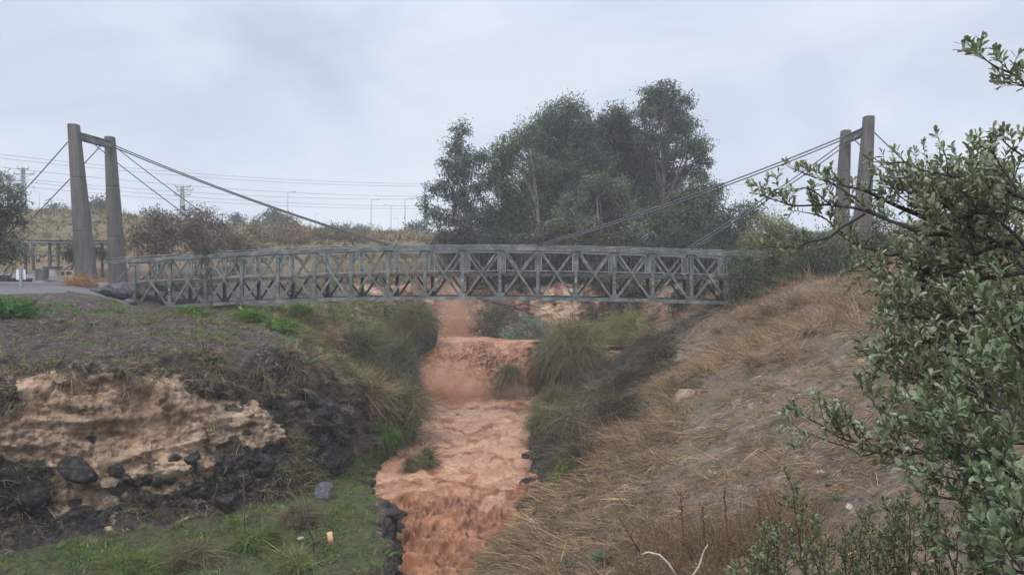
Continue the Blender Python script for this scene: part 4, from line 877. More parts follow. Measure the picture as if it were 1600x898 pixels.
    p = hit(505, 775, 'A'); rock(p + np.array([0, 0, .12]), (.42, .36, .26), 'greyrock', "grey slab with a dark underside on the green shelf")
    p = hit(540, 768, 'A'); rock(p, (.16, .13, .1), 'greyrock', "pale stone beside the green shelf's slab")
    p = hit(471, 840, 'A'); rock(p, (.1, .1, .09), 'whitestone', "little white stone under the bare sapling")
build_rocks()

# ------------------------------------------------------------------ mounds, reeds and bushes in the gorge
def build_mounds():
    def g(px, py, w='A'): return hit(px, py, w)
    MIX = OLIVE + STRAW[:2] + GREYG[:2]
    G = "reed clumps on the left bank"
    droop_clump("reed_clump", g(560, 560), 1.0, 1.3, 2600, GREYG + OLIVE[:2], "grey green clump of reeds highest on the left bank below the bridge", "reeds", None, 0.9, (.6, 1.3), group=G)
    droop_clump("reed_clump", g(610, 575), 1.3, 1.3, 3600, GREYG + OLIVE[1:2], "wide green clump of reeds facing the waterfall mist", "reeds", None, 1.0, (.6, 1.4), group=G)
    droop_clump("reed_clump", g(575, 640), 0.9, 1.5, 2600, STRAW[:3] + OLIVE, "straw coloured dry reeds on the middle of the left bank", "reeds", None, 0.7, (.6, 1.3), group=G)
    droop_clump("reed_clump", g(625, 650), 1.2, 1.3, 3400, OLIVE + STRAW[:2], "olive and straw reeds leaning over the pool", "reeds", None, 1.0, (.6, 1.3), group=G)
    droop_clump("reed_clump", g(625, 690), 0.8, 0.8, 1800, GREYG + OLIVE[:1], "low dark green reeds touching the brown water", "reeds", None, 1.1, (.4, .9), group=G)
    droop_clump("fern_clump", g(603, 690), 0.42, 0.75, 1500, GREEN, "bright green ferny clump hanging by the water", "fern", None, 1.5, (.25, .6), (.01, .03))
    droop_clump("grass_tussock", g(520, 540), 0.8, 0.7, 1600, STRAW + BROWN[:1], "rusty tussock of dry grass beneath the bridge on the left", "grass tussock", None, 0.8, (.5, 1.0))
    droop_clump("grass_tussock", at(645, 515, 46.2), 1.6, 1.35, 5500, [(.15, .14, .065), (.19, .17, .085), (.11, .11, .05), (.09, .085, .045)], "domed tussock hanging over the dark rock left of the falls", "grass tussock", None, 1.5, (.7, 1.4))
    droop_clump("hanging_bush", at(893, 568, 44.5), 2.1, 2.15, 11000, [(.2, .18, .08), (.24, .21, .1), (.16, .15, .07)] + OLIVE[:2] + BROWN[:3], "large domed bush with hanging brown shoots right of the waterfall", "bush", None, 1.6, (.7, 1.6))
    droop_clump("hanging_bush", at(978, 530, 48.6), 1.9, 1.5, 6000, [(.18, .185, .065), (.23, .22, .085), (.14, .145, .05), (.26, .22, .1)], "yellow green rounded bush behind the large hanging one", "bush", None, 1.2, (.5, 1.1))
    droop_clump("hanging_bush", at(1010, 545, 44.5), 0.9, 0.8, 1800, STRAW[:2] + OLIVE[:2], "small yellowish bush at the right of the side fall", "bush", None, 1.2, (.4, .9))
    droop_clump("grass_tussock", at(795, 592, 43.6), 0.6, 1.0, 1100, OLIVE + BROWN[:2], "dark tuft of grass hanging in the middle of the waterfall", "grass tussock", None, 2.2, (.6, 1.3), squash=0.5)
    droop_clump("hanging_bush", at(903, 540, 44.4), 1.7, 1.5, 5500, [(.2, .185, .07), (.25, .22, .095), (.15, .15, .06), (.29, .24, .12)], "olive crown of young shoots topping the large hanging bush", "bush", None, 1.2, (.4, .9))
    GB = "bushes on the right shore"
    droop_clump("shore_bush", g(865, 640, 'B'), 1.25, 1.0, 5200, [(.15, .145, .065), (.2, .18, .085)] + OLIVE[:2], "rounded olive bush at the right edge of the pool", "bush", None, 1.0, (.25, .65), group=GB)
    droop_clump("shore_bush", g(858, 670, 'B'), 1.05, 0.9, 4200, [(.18, .16, .07), (.22, .19, .09)] + OLIVE[:2], "yellower bush below the olive one on the right shore", "bush", None, 1.0, (.25, .65), group=GB)
    droop_clump("shore_bush", g(905, 665, 'B'), 1.1, 0.7, 2600, BROWN + OLIVE[:2], "brown bush uphill of the bushes on the right shore", "bush", None, 1.4, (.5, 1.0), group=GB)
    droop_clump("shore_bush", g(940, 625, 'B'), 1.3, 0.6, 2600, GREYG + BROWN[:3], "flat greyish bush on the dark right bank", "bush", None, 1.0, (.25, .65), group=GB)
    for px, py, R_, H_, lab in ((930, 690, .9, .5, "dark brown thicket low on the steep right bank"), (970, 650, .9, .55, "dark brown thicket in the middle of the steep right bank"), (1000, 590, 1.1, .6, "dark brown thicket high on the steep right bank"), (905, 725, .7, .5, "dark brown thicket above the black shore rocks"), (1030, 555, 1.0, .5, "dark brown thicket under the right end of the bridge"), (965, 610, 1.0, .5, "greyish thicket left of the ledge outcrop")):
        droop_clump("brown_thicket", g(px, py, 'B'), R_, H_, 1700, DBR + OLIVE[:1] + BROWN[:1], lab, "bush", None, 1.0, (.3, .8), (.008, .02), group="dark thickets on the steep right bank")
    droop_clump("fern_clump", g(885, 750, 'B'), 0.4, 0.35, 700, GREEN[:2] + [(.17, .2, .05)], "bright green tuft among the black rocks on the right shore", "fern", None, 1.0, (.12, .3))
    z = WATER_Z
    droop_clump("grass_tussock", (at(665, 722, 28.8)[0], 28.8, z), 0.34, 0.7, 700, OLIVE + GREYG[:2], "dark green tuft standing in the brown water by the left bank", "grass tussock", None, 1.0, (.3, .7))
    droop_clump("grass_tussock", (at(640, 728, 28.3)[0], 28.3, z), 0.3, 0.5, 500, STRAW[:2] + OLIVE, "straw coloured tuft in the brown water next to the green one", "grass tussock", None, 1.2, (.3, .6))
    droop_clump("grass_tussock", at(125, 446, 34.6), 0.9, 0.35, 900, [(.36, .19, .09), (.44, .25, .13), (.28, .15, .08)], "rusty orange grass at the base of the tall left pylon", "grass tussock", None, 0.6, (.25, .6), (.01, .02))
    droop_clump("weed_patch", at(8, 492, 24.5), 1.0, 0.35, 2600, [(.06, .14, .035), (.08, .18, .045), (.05, .10, .03)], "bright green weeds at the left edge above the cliff", "weeds", None, 0.6, (.12, .3), (.03, .06))
    GW = "green weeds on the left slope under the bridge"
    for px, py, R_, lab in ((300, 492, .8, "green weeds under the left end of the truss"), (395, 496, .9, "bright green weeds below the left truss panels"), (440, 512, .8, "green weeds on the slope right of the bright ones"), (470, 486, .7, "green weeds close under the truss left of the reeds")):
        droop_clump("weed_patch", g(px, py), R_, .3, 1500, GREEN + [(.09, .17, .03)], lab, "weeds", None, .7, (.12, .35), (.02, .045), group=GW)
    GP = "tussocks on the green shelf"
    for px, py, R, H, cols, lab in ((300, 880, .6, .35, OLIVE + BROWN[:2], "brownish tussock at the left of the green shelf"), (395, 855, .6, .45, GREEN[:3] + OLIVE[:2], "green leafy tussock in the middle of the shelf"),
                                    (455, 885, .55, .3, [(.2, .21, .09), (.15, .17, .07), (.1, .13, .04)], "pale yellow green tussock at the bottom of the shelf"), (470, 815, .5, .4, BROWN + OLIVE[:2], "dry brown tussock on the lip of the shelf"), (200, 895, .6, .3, GREEN[:2] + OLIVE[:2], "flat green tussock near the bottom left")):
        droop_clump("shelf_tussock", g(px, py), R, H, 1800, cols, lab, "grass tussock", None, 0.9, (.2, .45), (.008, .018), group=GP)
build_mounds()

# ------------------------------------------------------------------ trees and shrubs beyond
EUC = [(0.05, 0.07, 0.042), (0.07, 0.095, 0.055), (0.035, 0.05, 0.03), (0.095, 0.12, 0.072)]
EUCG = [(0.062, 0.095, 0.036), (0.09, 0.125, 0.05), (0.042, 0.068, 0.026), (0.12, 0.15, 0.068)]
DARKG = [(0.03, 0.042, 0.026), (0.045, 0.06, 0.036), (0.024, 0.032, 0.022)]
def build_trees():
    GT = "gum trees behind the bridge"; D = 62
    b = lambda px, D: (lambda p: np.array([p[0], D, float(plain_h(p[0], np.array(D * 1.0)))]))(at(px, 400, D))
    kw = dict(cat="tree", group=GT, bark='palebark')
    tree("gum_tree", b(735, 60), clp([(722,200,14),(716,232,22),(735,262,24),(712,272,24),(695,255,13),(690,300,20),(720,312,26),(750,300,22),(745,245,12),(757,250,12),(680,335,18),(705,350,26),(740,350,28),(765,335,22),(665,318,10),(690,375,18)], 60), "slender spiky gum tree at the left end of the grove", cols=EUC, nsub=7, nleaf=24, spread=.26, trunk_r=.2, **kw)
    tree("gum_tree", b(830, 61), clp([(800,235,26),(790,265,26),(820,215,24),(790,300,28),(810,330,32),(785,350,26),(770,275,18),(835,270,30),(830,310,30),(815,365,30),(782,235,12)], 61), "bushy gum tree with pale forked stems left of the grove's centre", cols=EUCG, nsub=8, nleaf=26, spread=.3, trunk_r=.24, stems=3, **kw)
    tree("gum_tree", b(880, 64), clp([(893,170,22),(870,188,26),(848,200,22),(910,195,24),(880,222,36),(850,238,30),(918,232,32),(885,270,38),(930,262,30),(850,275,26),(905,305,34),(870,320,34),(925,330,34)], 64), "broad dark gum tree in the middle of the grove", cols=EUC, nsub=8, nleaf=28, spread=.32, trunk_r=.3, **kw)
    tree("gum_tree", b(970, 67), clp([(962,190,26),(945,215,28),(975,222,34),(960,255,34),(985,285,34),(950,295,32),(985,330,36),(955,345,34),(1000,250,26)], 67), "dense purplish dark gum tree between the broad one and the tallest", cols=DARKG + EUC[:1], nsub=9, nleaf=30, spread=.35, trunk_r=.3, **kw)
    tree("gum_tree", b(1035, 63), clp([(1043,140,18),(1015,148,16),(1030,165,26),(1062,165,22),(1008,180,22),(1045,198,30),(1072,198,20),(1015,220,26),(1050,236,28),(1075,232,15),(1092,228,20),(1100,250,16),(1082,268,18),(1025,262,24),(1055,276,22),(1030,300,24),(1094,275,12)], 63), "tallest gum tree with airy crown on the right of the grove", cols=EUC, nsub=7.5, nleaf=25, spread=.27, trunk_r=.27, **dict(kw, bark='bark'))
    tree("gum_tree", b(1075, 60), clp([(1100,295,22),(1080,312,26),(1112,320,18),(1060,330,28),(1095,345,26),(1050,360,28),(1085,370,22),(1118,298,12),(1030,345,24),(1120,345,20),(1128,368,20),(1112,380,22)], 60), "drooping gum tree at the right foot of the tallest", cols=EUCG + EUC, nsub=8, nleaf=25, spread=.3, trunk_r=.2, **kw)
    tree("gum_tree", b(950, 57), clp([(935,290,24),(965,300,26),(905,320,30),(940,325,32),(975,335,26),(915,355,32),(955,365,32),(880,345,26),(860,375,26),(990,365,22),(890,380,24)], 57), "lighter green bushy gum tree in front of the grove", cols=[(0.09,.115,.06),(.12,.145,.08),(.07,.09,.045),(.15,.165,.10)], nsub=8.5, nleaf=28, spread=.3, trunk_r=.16, stems=3, **kw)
    kw['bark'] = 'bark'
    tree("gum_tree", b(915, 71), clp([(810,330,34),(850,300,34),(890,260,34),(935,235,30),(985,250,32),(1030,290,36),(1070,330,34),(1000,330,38),(940,310,38),(870,345,36),(1105,365,30),(770,350,30),(1040,370,34),(960,370,36),(900,375,34)], 71), "shadowy gum tree filling the back of the grove", cols=DARKG + EUC[:2], nsub=8, nleaf=28, spread=.4, trunk_r=.28, **kw)
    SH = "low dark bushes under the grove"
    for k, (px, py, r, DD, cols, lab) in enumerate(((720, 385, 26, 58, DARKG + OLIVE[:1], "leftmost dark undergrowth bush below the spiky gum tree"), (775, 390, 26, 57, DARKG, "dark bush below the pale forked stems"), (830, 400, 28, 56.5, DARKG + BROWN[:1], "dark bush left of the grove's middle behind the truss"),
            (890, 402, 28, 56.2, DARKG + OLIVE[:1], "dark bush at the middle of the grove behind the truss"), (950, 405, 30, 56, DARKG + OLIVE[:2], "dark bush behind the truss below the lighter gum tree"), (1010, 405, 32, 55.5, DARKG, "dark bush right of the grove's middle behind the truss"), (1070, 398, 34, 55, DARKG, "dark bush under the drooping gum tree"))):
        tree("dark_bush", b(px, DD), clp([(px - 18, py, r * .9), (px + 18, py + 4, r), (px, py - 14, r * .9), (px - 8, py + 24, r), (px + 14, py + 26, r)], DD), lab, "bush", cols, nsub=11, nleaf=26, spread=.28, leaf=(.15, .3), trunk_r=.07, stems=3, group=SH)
    # right: trees behind the leafy shrub and the bushes swallowing the end of the bridge
    GR = "bushes at the right end of the bridge"
    gb = lambda px, py, DD: at(px, py, DD)
    tree("feathery_tree", gb(1140, 425, 52), clp([(1150,345,26),(1120,360,24),(1175,340,22),(1135,385,28),(1170,375,28),(1105,385,20)], 52), "dark feathery tree low behind the right cables", "tree", [(.03,.05,.03),(.045,.07,.04),(.06,.08,.045)], nsub=9, nleaf=28, spread=.3, leaf=(.14,.3), trunk_r=.14, stems=2)
    tree("olive_bush", gb(1210, 440, 41), clp([(1205,355,26),(1180,375,24),(1235,365,26),(1215,390,30),(1170,398,20),(1250,390,26)], 41), "light olive bush at the right end of the truss", "bush", [(.15,.16,.075),(.19,.19,.10),(.11,.125,.055),(.2,.18,.09)], nsub=14, nleaf=34, spread=.22, leaf=(.1,.22), trunk_r=.08, stems=4, group=GR)
    tree("olive_bush", gb(1165, 480, 34.2), clp([(1165,405,18),(1150,425,20),(1180,430,24),(1160,455,22),(1190,460,22),(1148,478,14),(1205,415,22),(1215,445,22)], 34.0), "dark green bush growing through the last truss panel", "bush", [(.05,.075,.035),(.075,.1,.05),(.035,.055,.028),(.1,.12,.065)], nsub=16, nleaf=36, spread=.2, leaf=(.1,.2), lw=.24, trunk_r=.06, stems=4, group=GR)
    tree("olive_bush", gb(1260, 455, 33.5), clp([(1245,410,26),(1275,395,28),(1235,435,24),(1270,430,28),(1300,410,28),(1310,440,22),(1290,375,22),(1325,385,24),(1255,375,20),(1215,400,22),(1300,440,26),(1340,420,22),(1320,465,18),(1265,460,20)], 33.5), "dark bush in front of the right pylons", "bush", [(.05,.07,.04),(.075,.095,.055),(.1,.115,.065)], nsub=16, nleaf=34, spread=.2, leaf=(.1,.2), lw=.24, trunk_r=.07, stems=4, group=GR)
    tree("olive_bush", gb(1100, 490, 41), clp([(1085,450,22),(1110,465,22),(1130,450,24),(1060,470,18),(1120,485,20),(1085,480,18)], 41), "dark bush in the shade beneath the right end of the bridge", "bush", DARKG + [(.06,.08,.045)], nsub=14, nleaf=30, spread=.22, leaf=(.12,.22), trunk_r=.06, stems=3, group=GR)
    tree("olive_bush", gb(1330, 440, 38), clp([(1330,360,26),(1370,350,28),(1350,390,28),(1400,380,30),(1440,370,30)], 38), "bush hiding the feet of the right pylons", "bush", [(.08,.1,.05),(.11,.125,.07),(.06,.075,.04)], nsub=12, nleaf=30, spread=.24, leaf=(.12,.24), trunk_r=.08, stems=3, group=GR)
    tree("grey_bush", at(835, 560, 48.2), clp([(800,525,20),(825,510,22),(850,520,22),(840,535,20),(815,535,20),(862,540,14),(790,540,12)], 48), "silvery grey green bush just above the waterfall", "bush", [(.16,.2,.15),(.2,.24,.185),(.12,.155,.11),(.1,.13,.09)], nsub=13, nleaf=40, spread=.22, leaf=(.12,.26), lw=.16, trunk_r=.07, stems=4)
    tree("olive_bush", at(772, 540, 51), clp([(765,500,22),(780,520,22),(755,525,18),(790,495,18),(770,480,14)], 51), "dull brown green bush behind the silvery one", "bush", [(.1,.1,.06),(.13,.115,.075),(.075,.075,.045)], nsub=11, nleaf=30, spread=.25, leaf=(.12,.22), trunk_r=.07, stems=3)
    # left: the brown thicket, small dark trees and bushes
    RB = [(.12,.075,.062),(.09,.06,.05),(.165,.10,.078),(.07,.066,.04)]
    GL = "brown thicket behind the left pylons"
    for px, py, D_, pts, lab, cols in ((240, 425, 50, [(225,362,22),(245,350,20),(262,365,24),(235,385,24),(212,378,16),(255,392,24)], "reddish brown bush beside the second pylon", RB),
            (310, 425, 51, [(290,345,20),(315,335,18),(305,362,26),(330,352,22),(285,375,24),(320,385,26),(345,370,18)], "tallest reddish brown bush in the thicket", RB),
            (370, 425, 53, [(360,370,18),(378,380,20),(350,390,20),(395,388,18),(375,400,18)], "greener end of the brown thicket", RB[:2] + OLIVE),
            (440, 420, 72, [(400,365,22),(430,372,24),(455,360,20),(470,375,22),(415,385,22),(450,390,24)], "wide dry bush left of the long cable's foot", RB + STRAW[:1]),
            (540, 420, 76, [(500,372,20),(530,375,22),(555,370,18),(515,388,22),(550,390,22),(575,382,18)], "dull brown bush behind the foot of the long cable", RB + OLIVE[:2]),
            (625, 420, 78, [(600,380,16),(630,384,18),(655,380,16),(615,396,18),(645,398,18)], "low rusty bush left of the spiky gum tree", RB + STRAW[:2])):
        tree("brown_bush", at(px, py, D_), clp(pts, D_), lab, "bush", cols, nsub=8.5 if D_ < 60 else 8, nleaf=22, spread=.28 if D_ < 60 else .36, leaf=(.12, .26), lw=.3, trunk_r=.09, stems=5, group=GL, droop=.2)
    for px, py, D_, pts, lab, nm in ((157, 350, 118, [(155,318,13),(145,326,12),(165,326,12),(155,335,14)], "round dark tree on the hill between the left pylons", "round_tree"),
            (430, 365, 125, [(430,338,13),(415,343,10),(448,345,12),(432,350,14),(405,348,8),(462,350,8)], "dark spreading pine behind the ridge left of the cable", "pine_tree"),
            (368, 352, 140, [(368,338,8),(375,345,8),(362,346,7)], "tiny dark tree left of the spreading pine", "round_tree"),
            (530, 366, 150, [(522,356,8),(540,358,9),(558,360,7)], "flat dark tree on the ridge behind the cable", "round_tree"), (565, 366, 155, [(566,358,6),(575,360,5)], "small dark tree right of the flat one on the ridge", "round_tree"),
            (652, 366, 120, [(650,352,8),(660,356,9),(643,358,7)], "small dark tree at the foot of the power pole", "round_tree"), (100, 340, 118, [(88,326,8),(100,330,8),(75,330,7)], "thin shrubby tree on the hill left of the tall pylon", "round_tree"),
            (240, 340, 125, [(225,332,6),(245,333,7),(262,335,6)], "little dark bush on the hill right of the second pylon", "round_tree")):
        tree(nm, at(px, py, D_), clp(pts, D_), lab, "tree", DARKG + EUC[:2], nsub=3.2, nleaf=22, spread=.5, leaf=(.3, .6), lw=.35, trunk_r=.2, limbs=False)
    tree("feathery_tree", at(-10, 440, 33), clp([(10,300,22),(-15,290,26),(30,318,18),(5,335,28),(35,345,12),(-10,365,30),(20,380,22),(8,402,20),(32,392,12),(-20,330,30)], 33), "feathery grey green tree cut by the left edge", "tree", [(.075,.1,.065),(.1,.125,.085),(.05,.07,.045),(.1,.075,.065)], nsub=13, nleaf=30, spread=.2, leaf=(.1,.24), lw=.22, trunk_r=.11)
    tree("round_bush", at(112, 418, 47), clp([(108,395,12),(118,388,12),(112,402,12),(150,392,10),(162,398,10)], 47), "dark leafy bush behind the tall left pylon", "bush", DARKG + GREEN[2:3], nsub=15, nleaf=34, spread=.2, leaf=(.1,.2), trunk_r=.06, stems=2)
    # shrub growing up in front of the left part of the truss
    p = hit(322, 492, 'A'); p = np.array([at(322, 492, 34.6)[0], 34.6, at(322, 492, 34.6)[2]])
    tree("slender_shrub", p, clp([(320,388,9),(309,391,7),(332,390,8),(321,394,9)], 34.6) + clp([(318,408,6),(325,420,6),(316,432,6),(324,446,6),(319,462,6)], 34.6), "slender shrub with a green tuft standing before the left truss panels", "shrub", [(.05,.06,.045),(.07,.09,.055),(.035,.035,.032)], nsub=40, nleaf=40, spread=.09, leaf=(.05, .13), lw=.18, trunk_r=.035, stems=3, limbs=False)
    for px, py, D_, pts, lab in ((255, 480, 40.5, [(240,445,18),(262,452,18),(280,447,16),(250,462,14),(300,455,16),(325,458,14)], "dark bush in the shade behind the left truss panels"), (480, 460, 47, [(455,448,16),(480,452,16),(505,450,14)], "dull bush behind the lower truss left of the middle"),
                              (640, 455, 56, [(600,440,18),(625,445,18),(650,440,18),(672,448,16)], "brown bush behind the truss above the pale cliff"), (730, 450, 56.5, [(705,440,20),(735,438,20),(760,444,20)], "brown bush behind the middle of the truss"), (860, 455, 56.5, [(835,445,20),(870,440,20),(905,446,20)], "dull bush behind the truss right of the middle"), (990, 455, 53, [(955,440,18),(985,445,18),(1015,446,18)], "dull bush behind the right truss panels")):
        tree("olive_bush", at(px, py + 20, D_), clp(pts, D_), lab, "bush", DARKG + OLIVE[:2] if D_ < 45 else OLIVE + BROWN, nsub=9, nleaf=26, spread=.25, leaf=(.12,.24), trunk_r=.05, stems=3, group="bushes seen through the truss")
build_trees()

# ------------------------------------------------------------------ the leafy shrub by the camera
def broad_leaves(p, d, up, L, w, col):
    n = len(p); d = nrm(d); s = nrm(np.cross(d, up)); u = np.cross(s, d)
    L = L[:, None]; w = w[:, None]; c = rng.uniform(-0.05, 0.25, (n, 1)); fo = rng.uniform(0.1, 0.35, (n, 1))
    def pt(t, a): return p + d * L * t + s * w * a * 0.5 + u * (w * abs(a) * fo * 0.5 - c * L * t * t)
    rows = [pt(0, 0), pt(.35, .7), pt(.68, 1), pt(.9, .6), pt(1, 0), pt(.9, -.6), pt(.68, -1), pt(.35, -.7), pt(.35, 0), pt(.7, 0)]
    V = np.stack(rows, 1).reshape(-1, 3)
    T = np.array([[0,1,8],[8,1,2],[8,2,9],[9,2,3],[9,3,4],[9,4,5],[9,5,6],[8,9,6],[8,6,7],[0,8,7]])
    F = (np.arange(n)[:, None, None] * 10 + T[None]).reshape(-1, 3)
    return V, F, np.repeat(col, 10, 0)
def leafy_shrub(name, mains, label, cols, cat="shrub", density=1.0, Ls=(0.026, 0.045), tl=(0.07, 0.2), step=0.035, barkm='twig', sub=2, leafw=0.42, upb=0.45, base=None, group=None):
    """mains: list of (points, r0, r1, leafy_from). Twigs with whorled leaves grow along them."""
    base = np.asarray(base if base is not None else mains[0][0][0], float)
    root = empty(name, base, label, cat, group); wood = MB(); LP, LD, LU = [], [], []
    up = np.array([0, 0, 1.0])
    def leaves_on(pts, frm):
        seg = np.linalg.norm(np.diff(pts, axis=0), axis=1).sum(); m = max(4, int(seg / 0.0095)); ph = rng.uniform(0, 6.28)
        t = frm + (1 - frm) * np.linspace(0, 1, m) ** 0.75; f = t * (len(pts) - 1); i = np.clip(f.astype(int), 0, len(pts) - 2)
        q = pts[i] + (pts[i + 1] - pts[i]) * (f - i)[:, None]; tg = nrm(pts[i + 1] - pts[i])
        a = nrm(np.cross(tg, np.array([.3, .5, .8]))); b = np.cross(tg, a); th = ph + np.arange(m) * 2.4 + rng.normal(size=m) * .3
        o = np.cos(th)[:, None] * a + np.sin(th)[:, None] * b
        k = 0.35 + 0.9 * (t[:, None]) ** 2
        LP.append(q); LD.append(nrm(o + tg * k + up * 0.25)); LU.append(nrm(tg + up * 0.7))
    def twig(a, d, L, r, depth):
        n = 5; pts = [a]; dd = nrm(d)
        for k in range(n):
            dd = nrm(dd + 0.16 * rng.normal(size=3) + up * 0.09); pts.append(pts[-1] + dd * L / n)
        pts = np.array(pts); wood.tube(pts, np.linspace(r, r * .5, n + 1), 4, False)
        leaves_on(pts, 0.3 if depth else 0.45)
        if depth > 0:
            for _ in range(rng.integers(1, sub + 1)):
                k = rng.integers(1, n); twig(pts[k], nrm(nrm(pts[k + 1] - pts[k]) + 0.8 * rng.normal(size=3) + up * .25), L * rng.uniform(.45, .75), r * .7, depth - 1)
    for pts, r0, r1, lf, *tk in mains:
        tk = tk[0] if tk else 1.0
        pts = np.asarray(pts, float); s = np.concatenate([[0], np.cumsum(np.linalg.norm(np.diff(pts, axis=0), axis=1))])
        m = max(4, int(s[-1] / 0.03)); t = np.linspace(0, s[-1], m); q = np.stack([np.interp(t, s, pts[:, k]) for k in range(3)], 1)
        q = q + 0.012 * np.stack([noise(q, 9, 800 + k) for k in range(3)], 1)
        wood.tube(q, np.linspace(r0, r1, m), 6, True)
        x = lf * s[-1]
        while x < s[-1]:
            k = min(int(x / s[-1] * (m - 1)), m - 2); tg = nrm(q[k + 1] - q[k]); rad = r0 + (r1 - r0) * x / s[-1]
            o = rng.normal(size=3); o = nrm(o - tg * (o @ tg))
            twig(q[k], tg * .75 + o * .8 + up * upb, rng.uniform(*tl) * tk, min(rad * .6, .0035), 1 if rng.random() < .6 else 0)
            x += step / density * rng.uniform(.5, 1.5) / tk ** .5
        twig(q[-1], q[-1] - q[-2], tl[1] * .6 * tk, min(r1, .0035), 1)
    p, d, u = np.concatenate(LP), np.concatenate(LD), np.concatenate(LU); n = len(p)
    d = nrm(d + .22 * rng.normal(size=(n, 3))); u = nrm(u + .3 * rng.normal(size=(n, 3)))
    L = rng.uniform(Ls[0], Ls[1], n); V, F, C = broad_leaves(p, d, u, L, L * leafw * rng.uniform(.85, 1.15, n), palette(n, cols, .18))
    mk('foliage', V, F, M['shrub'], root, True, dict(col=C)); wood.build('branches', M[barkm], root, True)
    return root, n
def pl(*pts): return [at(*p) for p in pts]
SHC = [(.135, .165, .09), (.19, .215, .13), (.095, .12, .065), (.26, .275, .185), (.165, .18, .105)]
def build_shrubs():
    trunk = [np.array([3.5, 3.7, -3.2]), np.array([3.25, 3.6, -1.8]), np.array([2.95, 3.5, -0.5]), at(1640, 400, 3.5)]
    m = [(trunk, .05, .022, 2.0),
         (pl((1640,400,3.5),(1555,380,3.6),(1520,370,3.7),(1470,352,3.9),(1400,320,4.0),(1350,300,4.1),(1290,275,4.2)), .022, .004, .5, .6),
         (pl((1520,370,3.7),(1440,365,3.8),(1360,333,4.0),(1296,318,4.1),(1235,320,4.2),(1200,308,4.3)), .013, .003, .4, .6),
         (pl((1480,375,3.8),(1390,400,3.9),(1340,385,4.1),(1290,345,4.2),(1262,330,4.3)), .011, .003, .45, .7),
         (pl((1360,333,4.0),(1320,294,4.1),(1280,278,4.2),(1240,264,4.3)), .007, .0025, .4, .55),
         (pl((1350,335,4.0),(1300,368,4.1),(1240,388,4.2),(1205,385,4.3)), .007, .0025, .5, .6),
         (pl((1296,318,4.1),(1260,290,4.15),(1220,300,4.2),(1185,292,4.25)), .005, .002, .2, .55),
         (pl((1640,330,3.3),(1580,300,3.5),(1544,277,3.6),(1480,272,3.7),(1438,264,3.8),(1413,253,3.85),(1372,251,3.9)), .013, .003, .88, .5),
         (pl((1483,270,3.7),(1474,239,3.7),(1468,224,3.72)), .0045, .002, .6, .45),
         (pl((1640,270,3.2),(1600,247,3.3),(1565,218,3.4)), .007, .003, .6, .5),
         (pl((1640,340,3.2),(1590,300,3.3),(1560,260,3.4),(1548,235,3.45),(1540,232,3.5)), .010, .003, .2, .6),
         (pl((1600,330,3.4),(1530,300,3.6),(1500,275,3.7),(1510,250,3.7)), .008, .002, .25),
         (pl((1620,150,3.0),(1590,122,3.05),(1560,108,3.1),(1535,92,3.15),(1522,84,3.2)), .006, .002, .05, .6),
         (pl((1620,138,3.0),(1585,130,3.05),(1570,131,3.1)), .004, .002, .1, .6),
         (pl((1530,375,3.6),(1490,330,3.7),(1450,310,3.8),(1420,300,3.9)), .009, .0025, .15),
         (pl((1470,352,3.9),(1440,330,3.9),(1405,305,4.0),(1390,290,4.0)), .006, .002, .2),
         (pl((1600,385,3.4),(1560,340,3.4),(1530,330,3.5),(1490,345,3.6)), .009, .0025, .15),
         (pl((1560,382,3.6),(1500,410,3.7),(1440,420,3.8),(1390,410,3.9),(1350,425,4.0)), .01, .0025, .2),
         (pl((1640,420,3.4),(1580,430,3.5),(1520,440,3.6),(1460,450,3.7),(1400,455,3.8)), .012, .0025, .15),
         (pl((1600,470,3.3),(1540,480,3.4),(1480,500,3.5),(1430,490,3.6),(1390,500,3.7)), .010, .0025, .15),
         (pl((1620,520,3.2),(1560,540,3.3),(1500,560,3.4),(1450,545,3.5),(1400,560,3.6),(1370,550,3.7)), .010, .0025, .15),
         (pl((1580,700,3.3),(1512,699,3.4),(1430,707,3.5),(1380,703,3.6),(1330,690,3.65),(1290,668,3.7),(1262,652,3.75)), .011, .003, .25),
         (pl((1430,707,3.5),(1390,680,3.5),(1370,640,3.55),(1360,620,3.6)), .005, .002, .3),
         (pl((1380,703,3.6),(1350,712,3.6),(1300,690,3.7),(1250,672,3.75)), .004, .002, .45),
         (pl((1620,600,3.1),(1560,610,3.2),(1500,625,3.3),(1440,600,3.4),(1400,590,3.5)), .009, .0025, .15),
         (pl((1600,650,3.1),(1540,640,3.2),(1490,655,3.3),(1450,640,3.35)), .008, .0025, .15)]
    for k in range(52):                                     # inner boughs filling the body of the shrub
        x0, y0 = rng.uniform(1500, 1650), rng.uniform(320, 680); x1 = x0 - rng.uniform(50, 130); y1 = y0 - rng.uniform(-30, 60); D0 = rng.uniform(3.3, 4.4)
        m.append((pl((x0, y0, D0), ((x0 + x1) / 2, (y0 + y1) / 2 + rng.uniform(-10, 25), D0 + .1), (x1, y1, D0 + .2)), .006, .002, .1))
    for k in range(26):                                     # boughs further back, in the shrub's own shade
        x0, y0 = rng.uniform(1480, 1660), rng.uniform(280, 520); x1 = x0 - rng.uniform(60, 150); y1 = y0 - rng.uniform(-30, 60); D0 = rng.uniform(4.4, 5.2)
        m.append((pl((x0, y0, D0), ((x0 + x1) / 2, (y0 + y1) / 2 + rng.uniform(-10, 25), D0 + .1), (x1, y1, D0 + .2)), .006, .002, .1))
    r1 = leafy_shrub("leafy_shrub", m, "large leathery leaved shrub spreading in from the right edge", SHC, base=trunk[0], density=1.25)
    N2 = [(.115, .155, .075), (.15, .19, .10), (.085, .12, .055), (.18, .21, .125)]
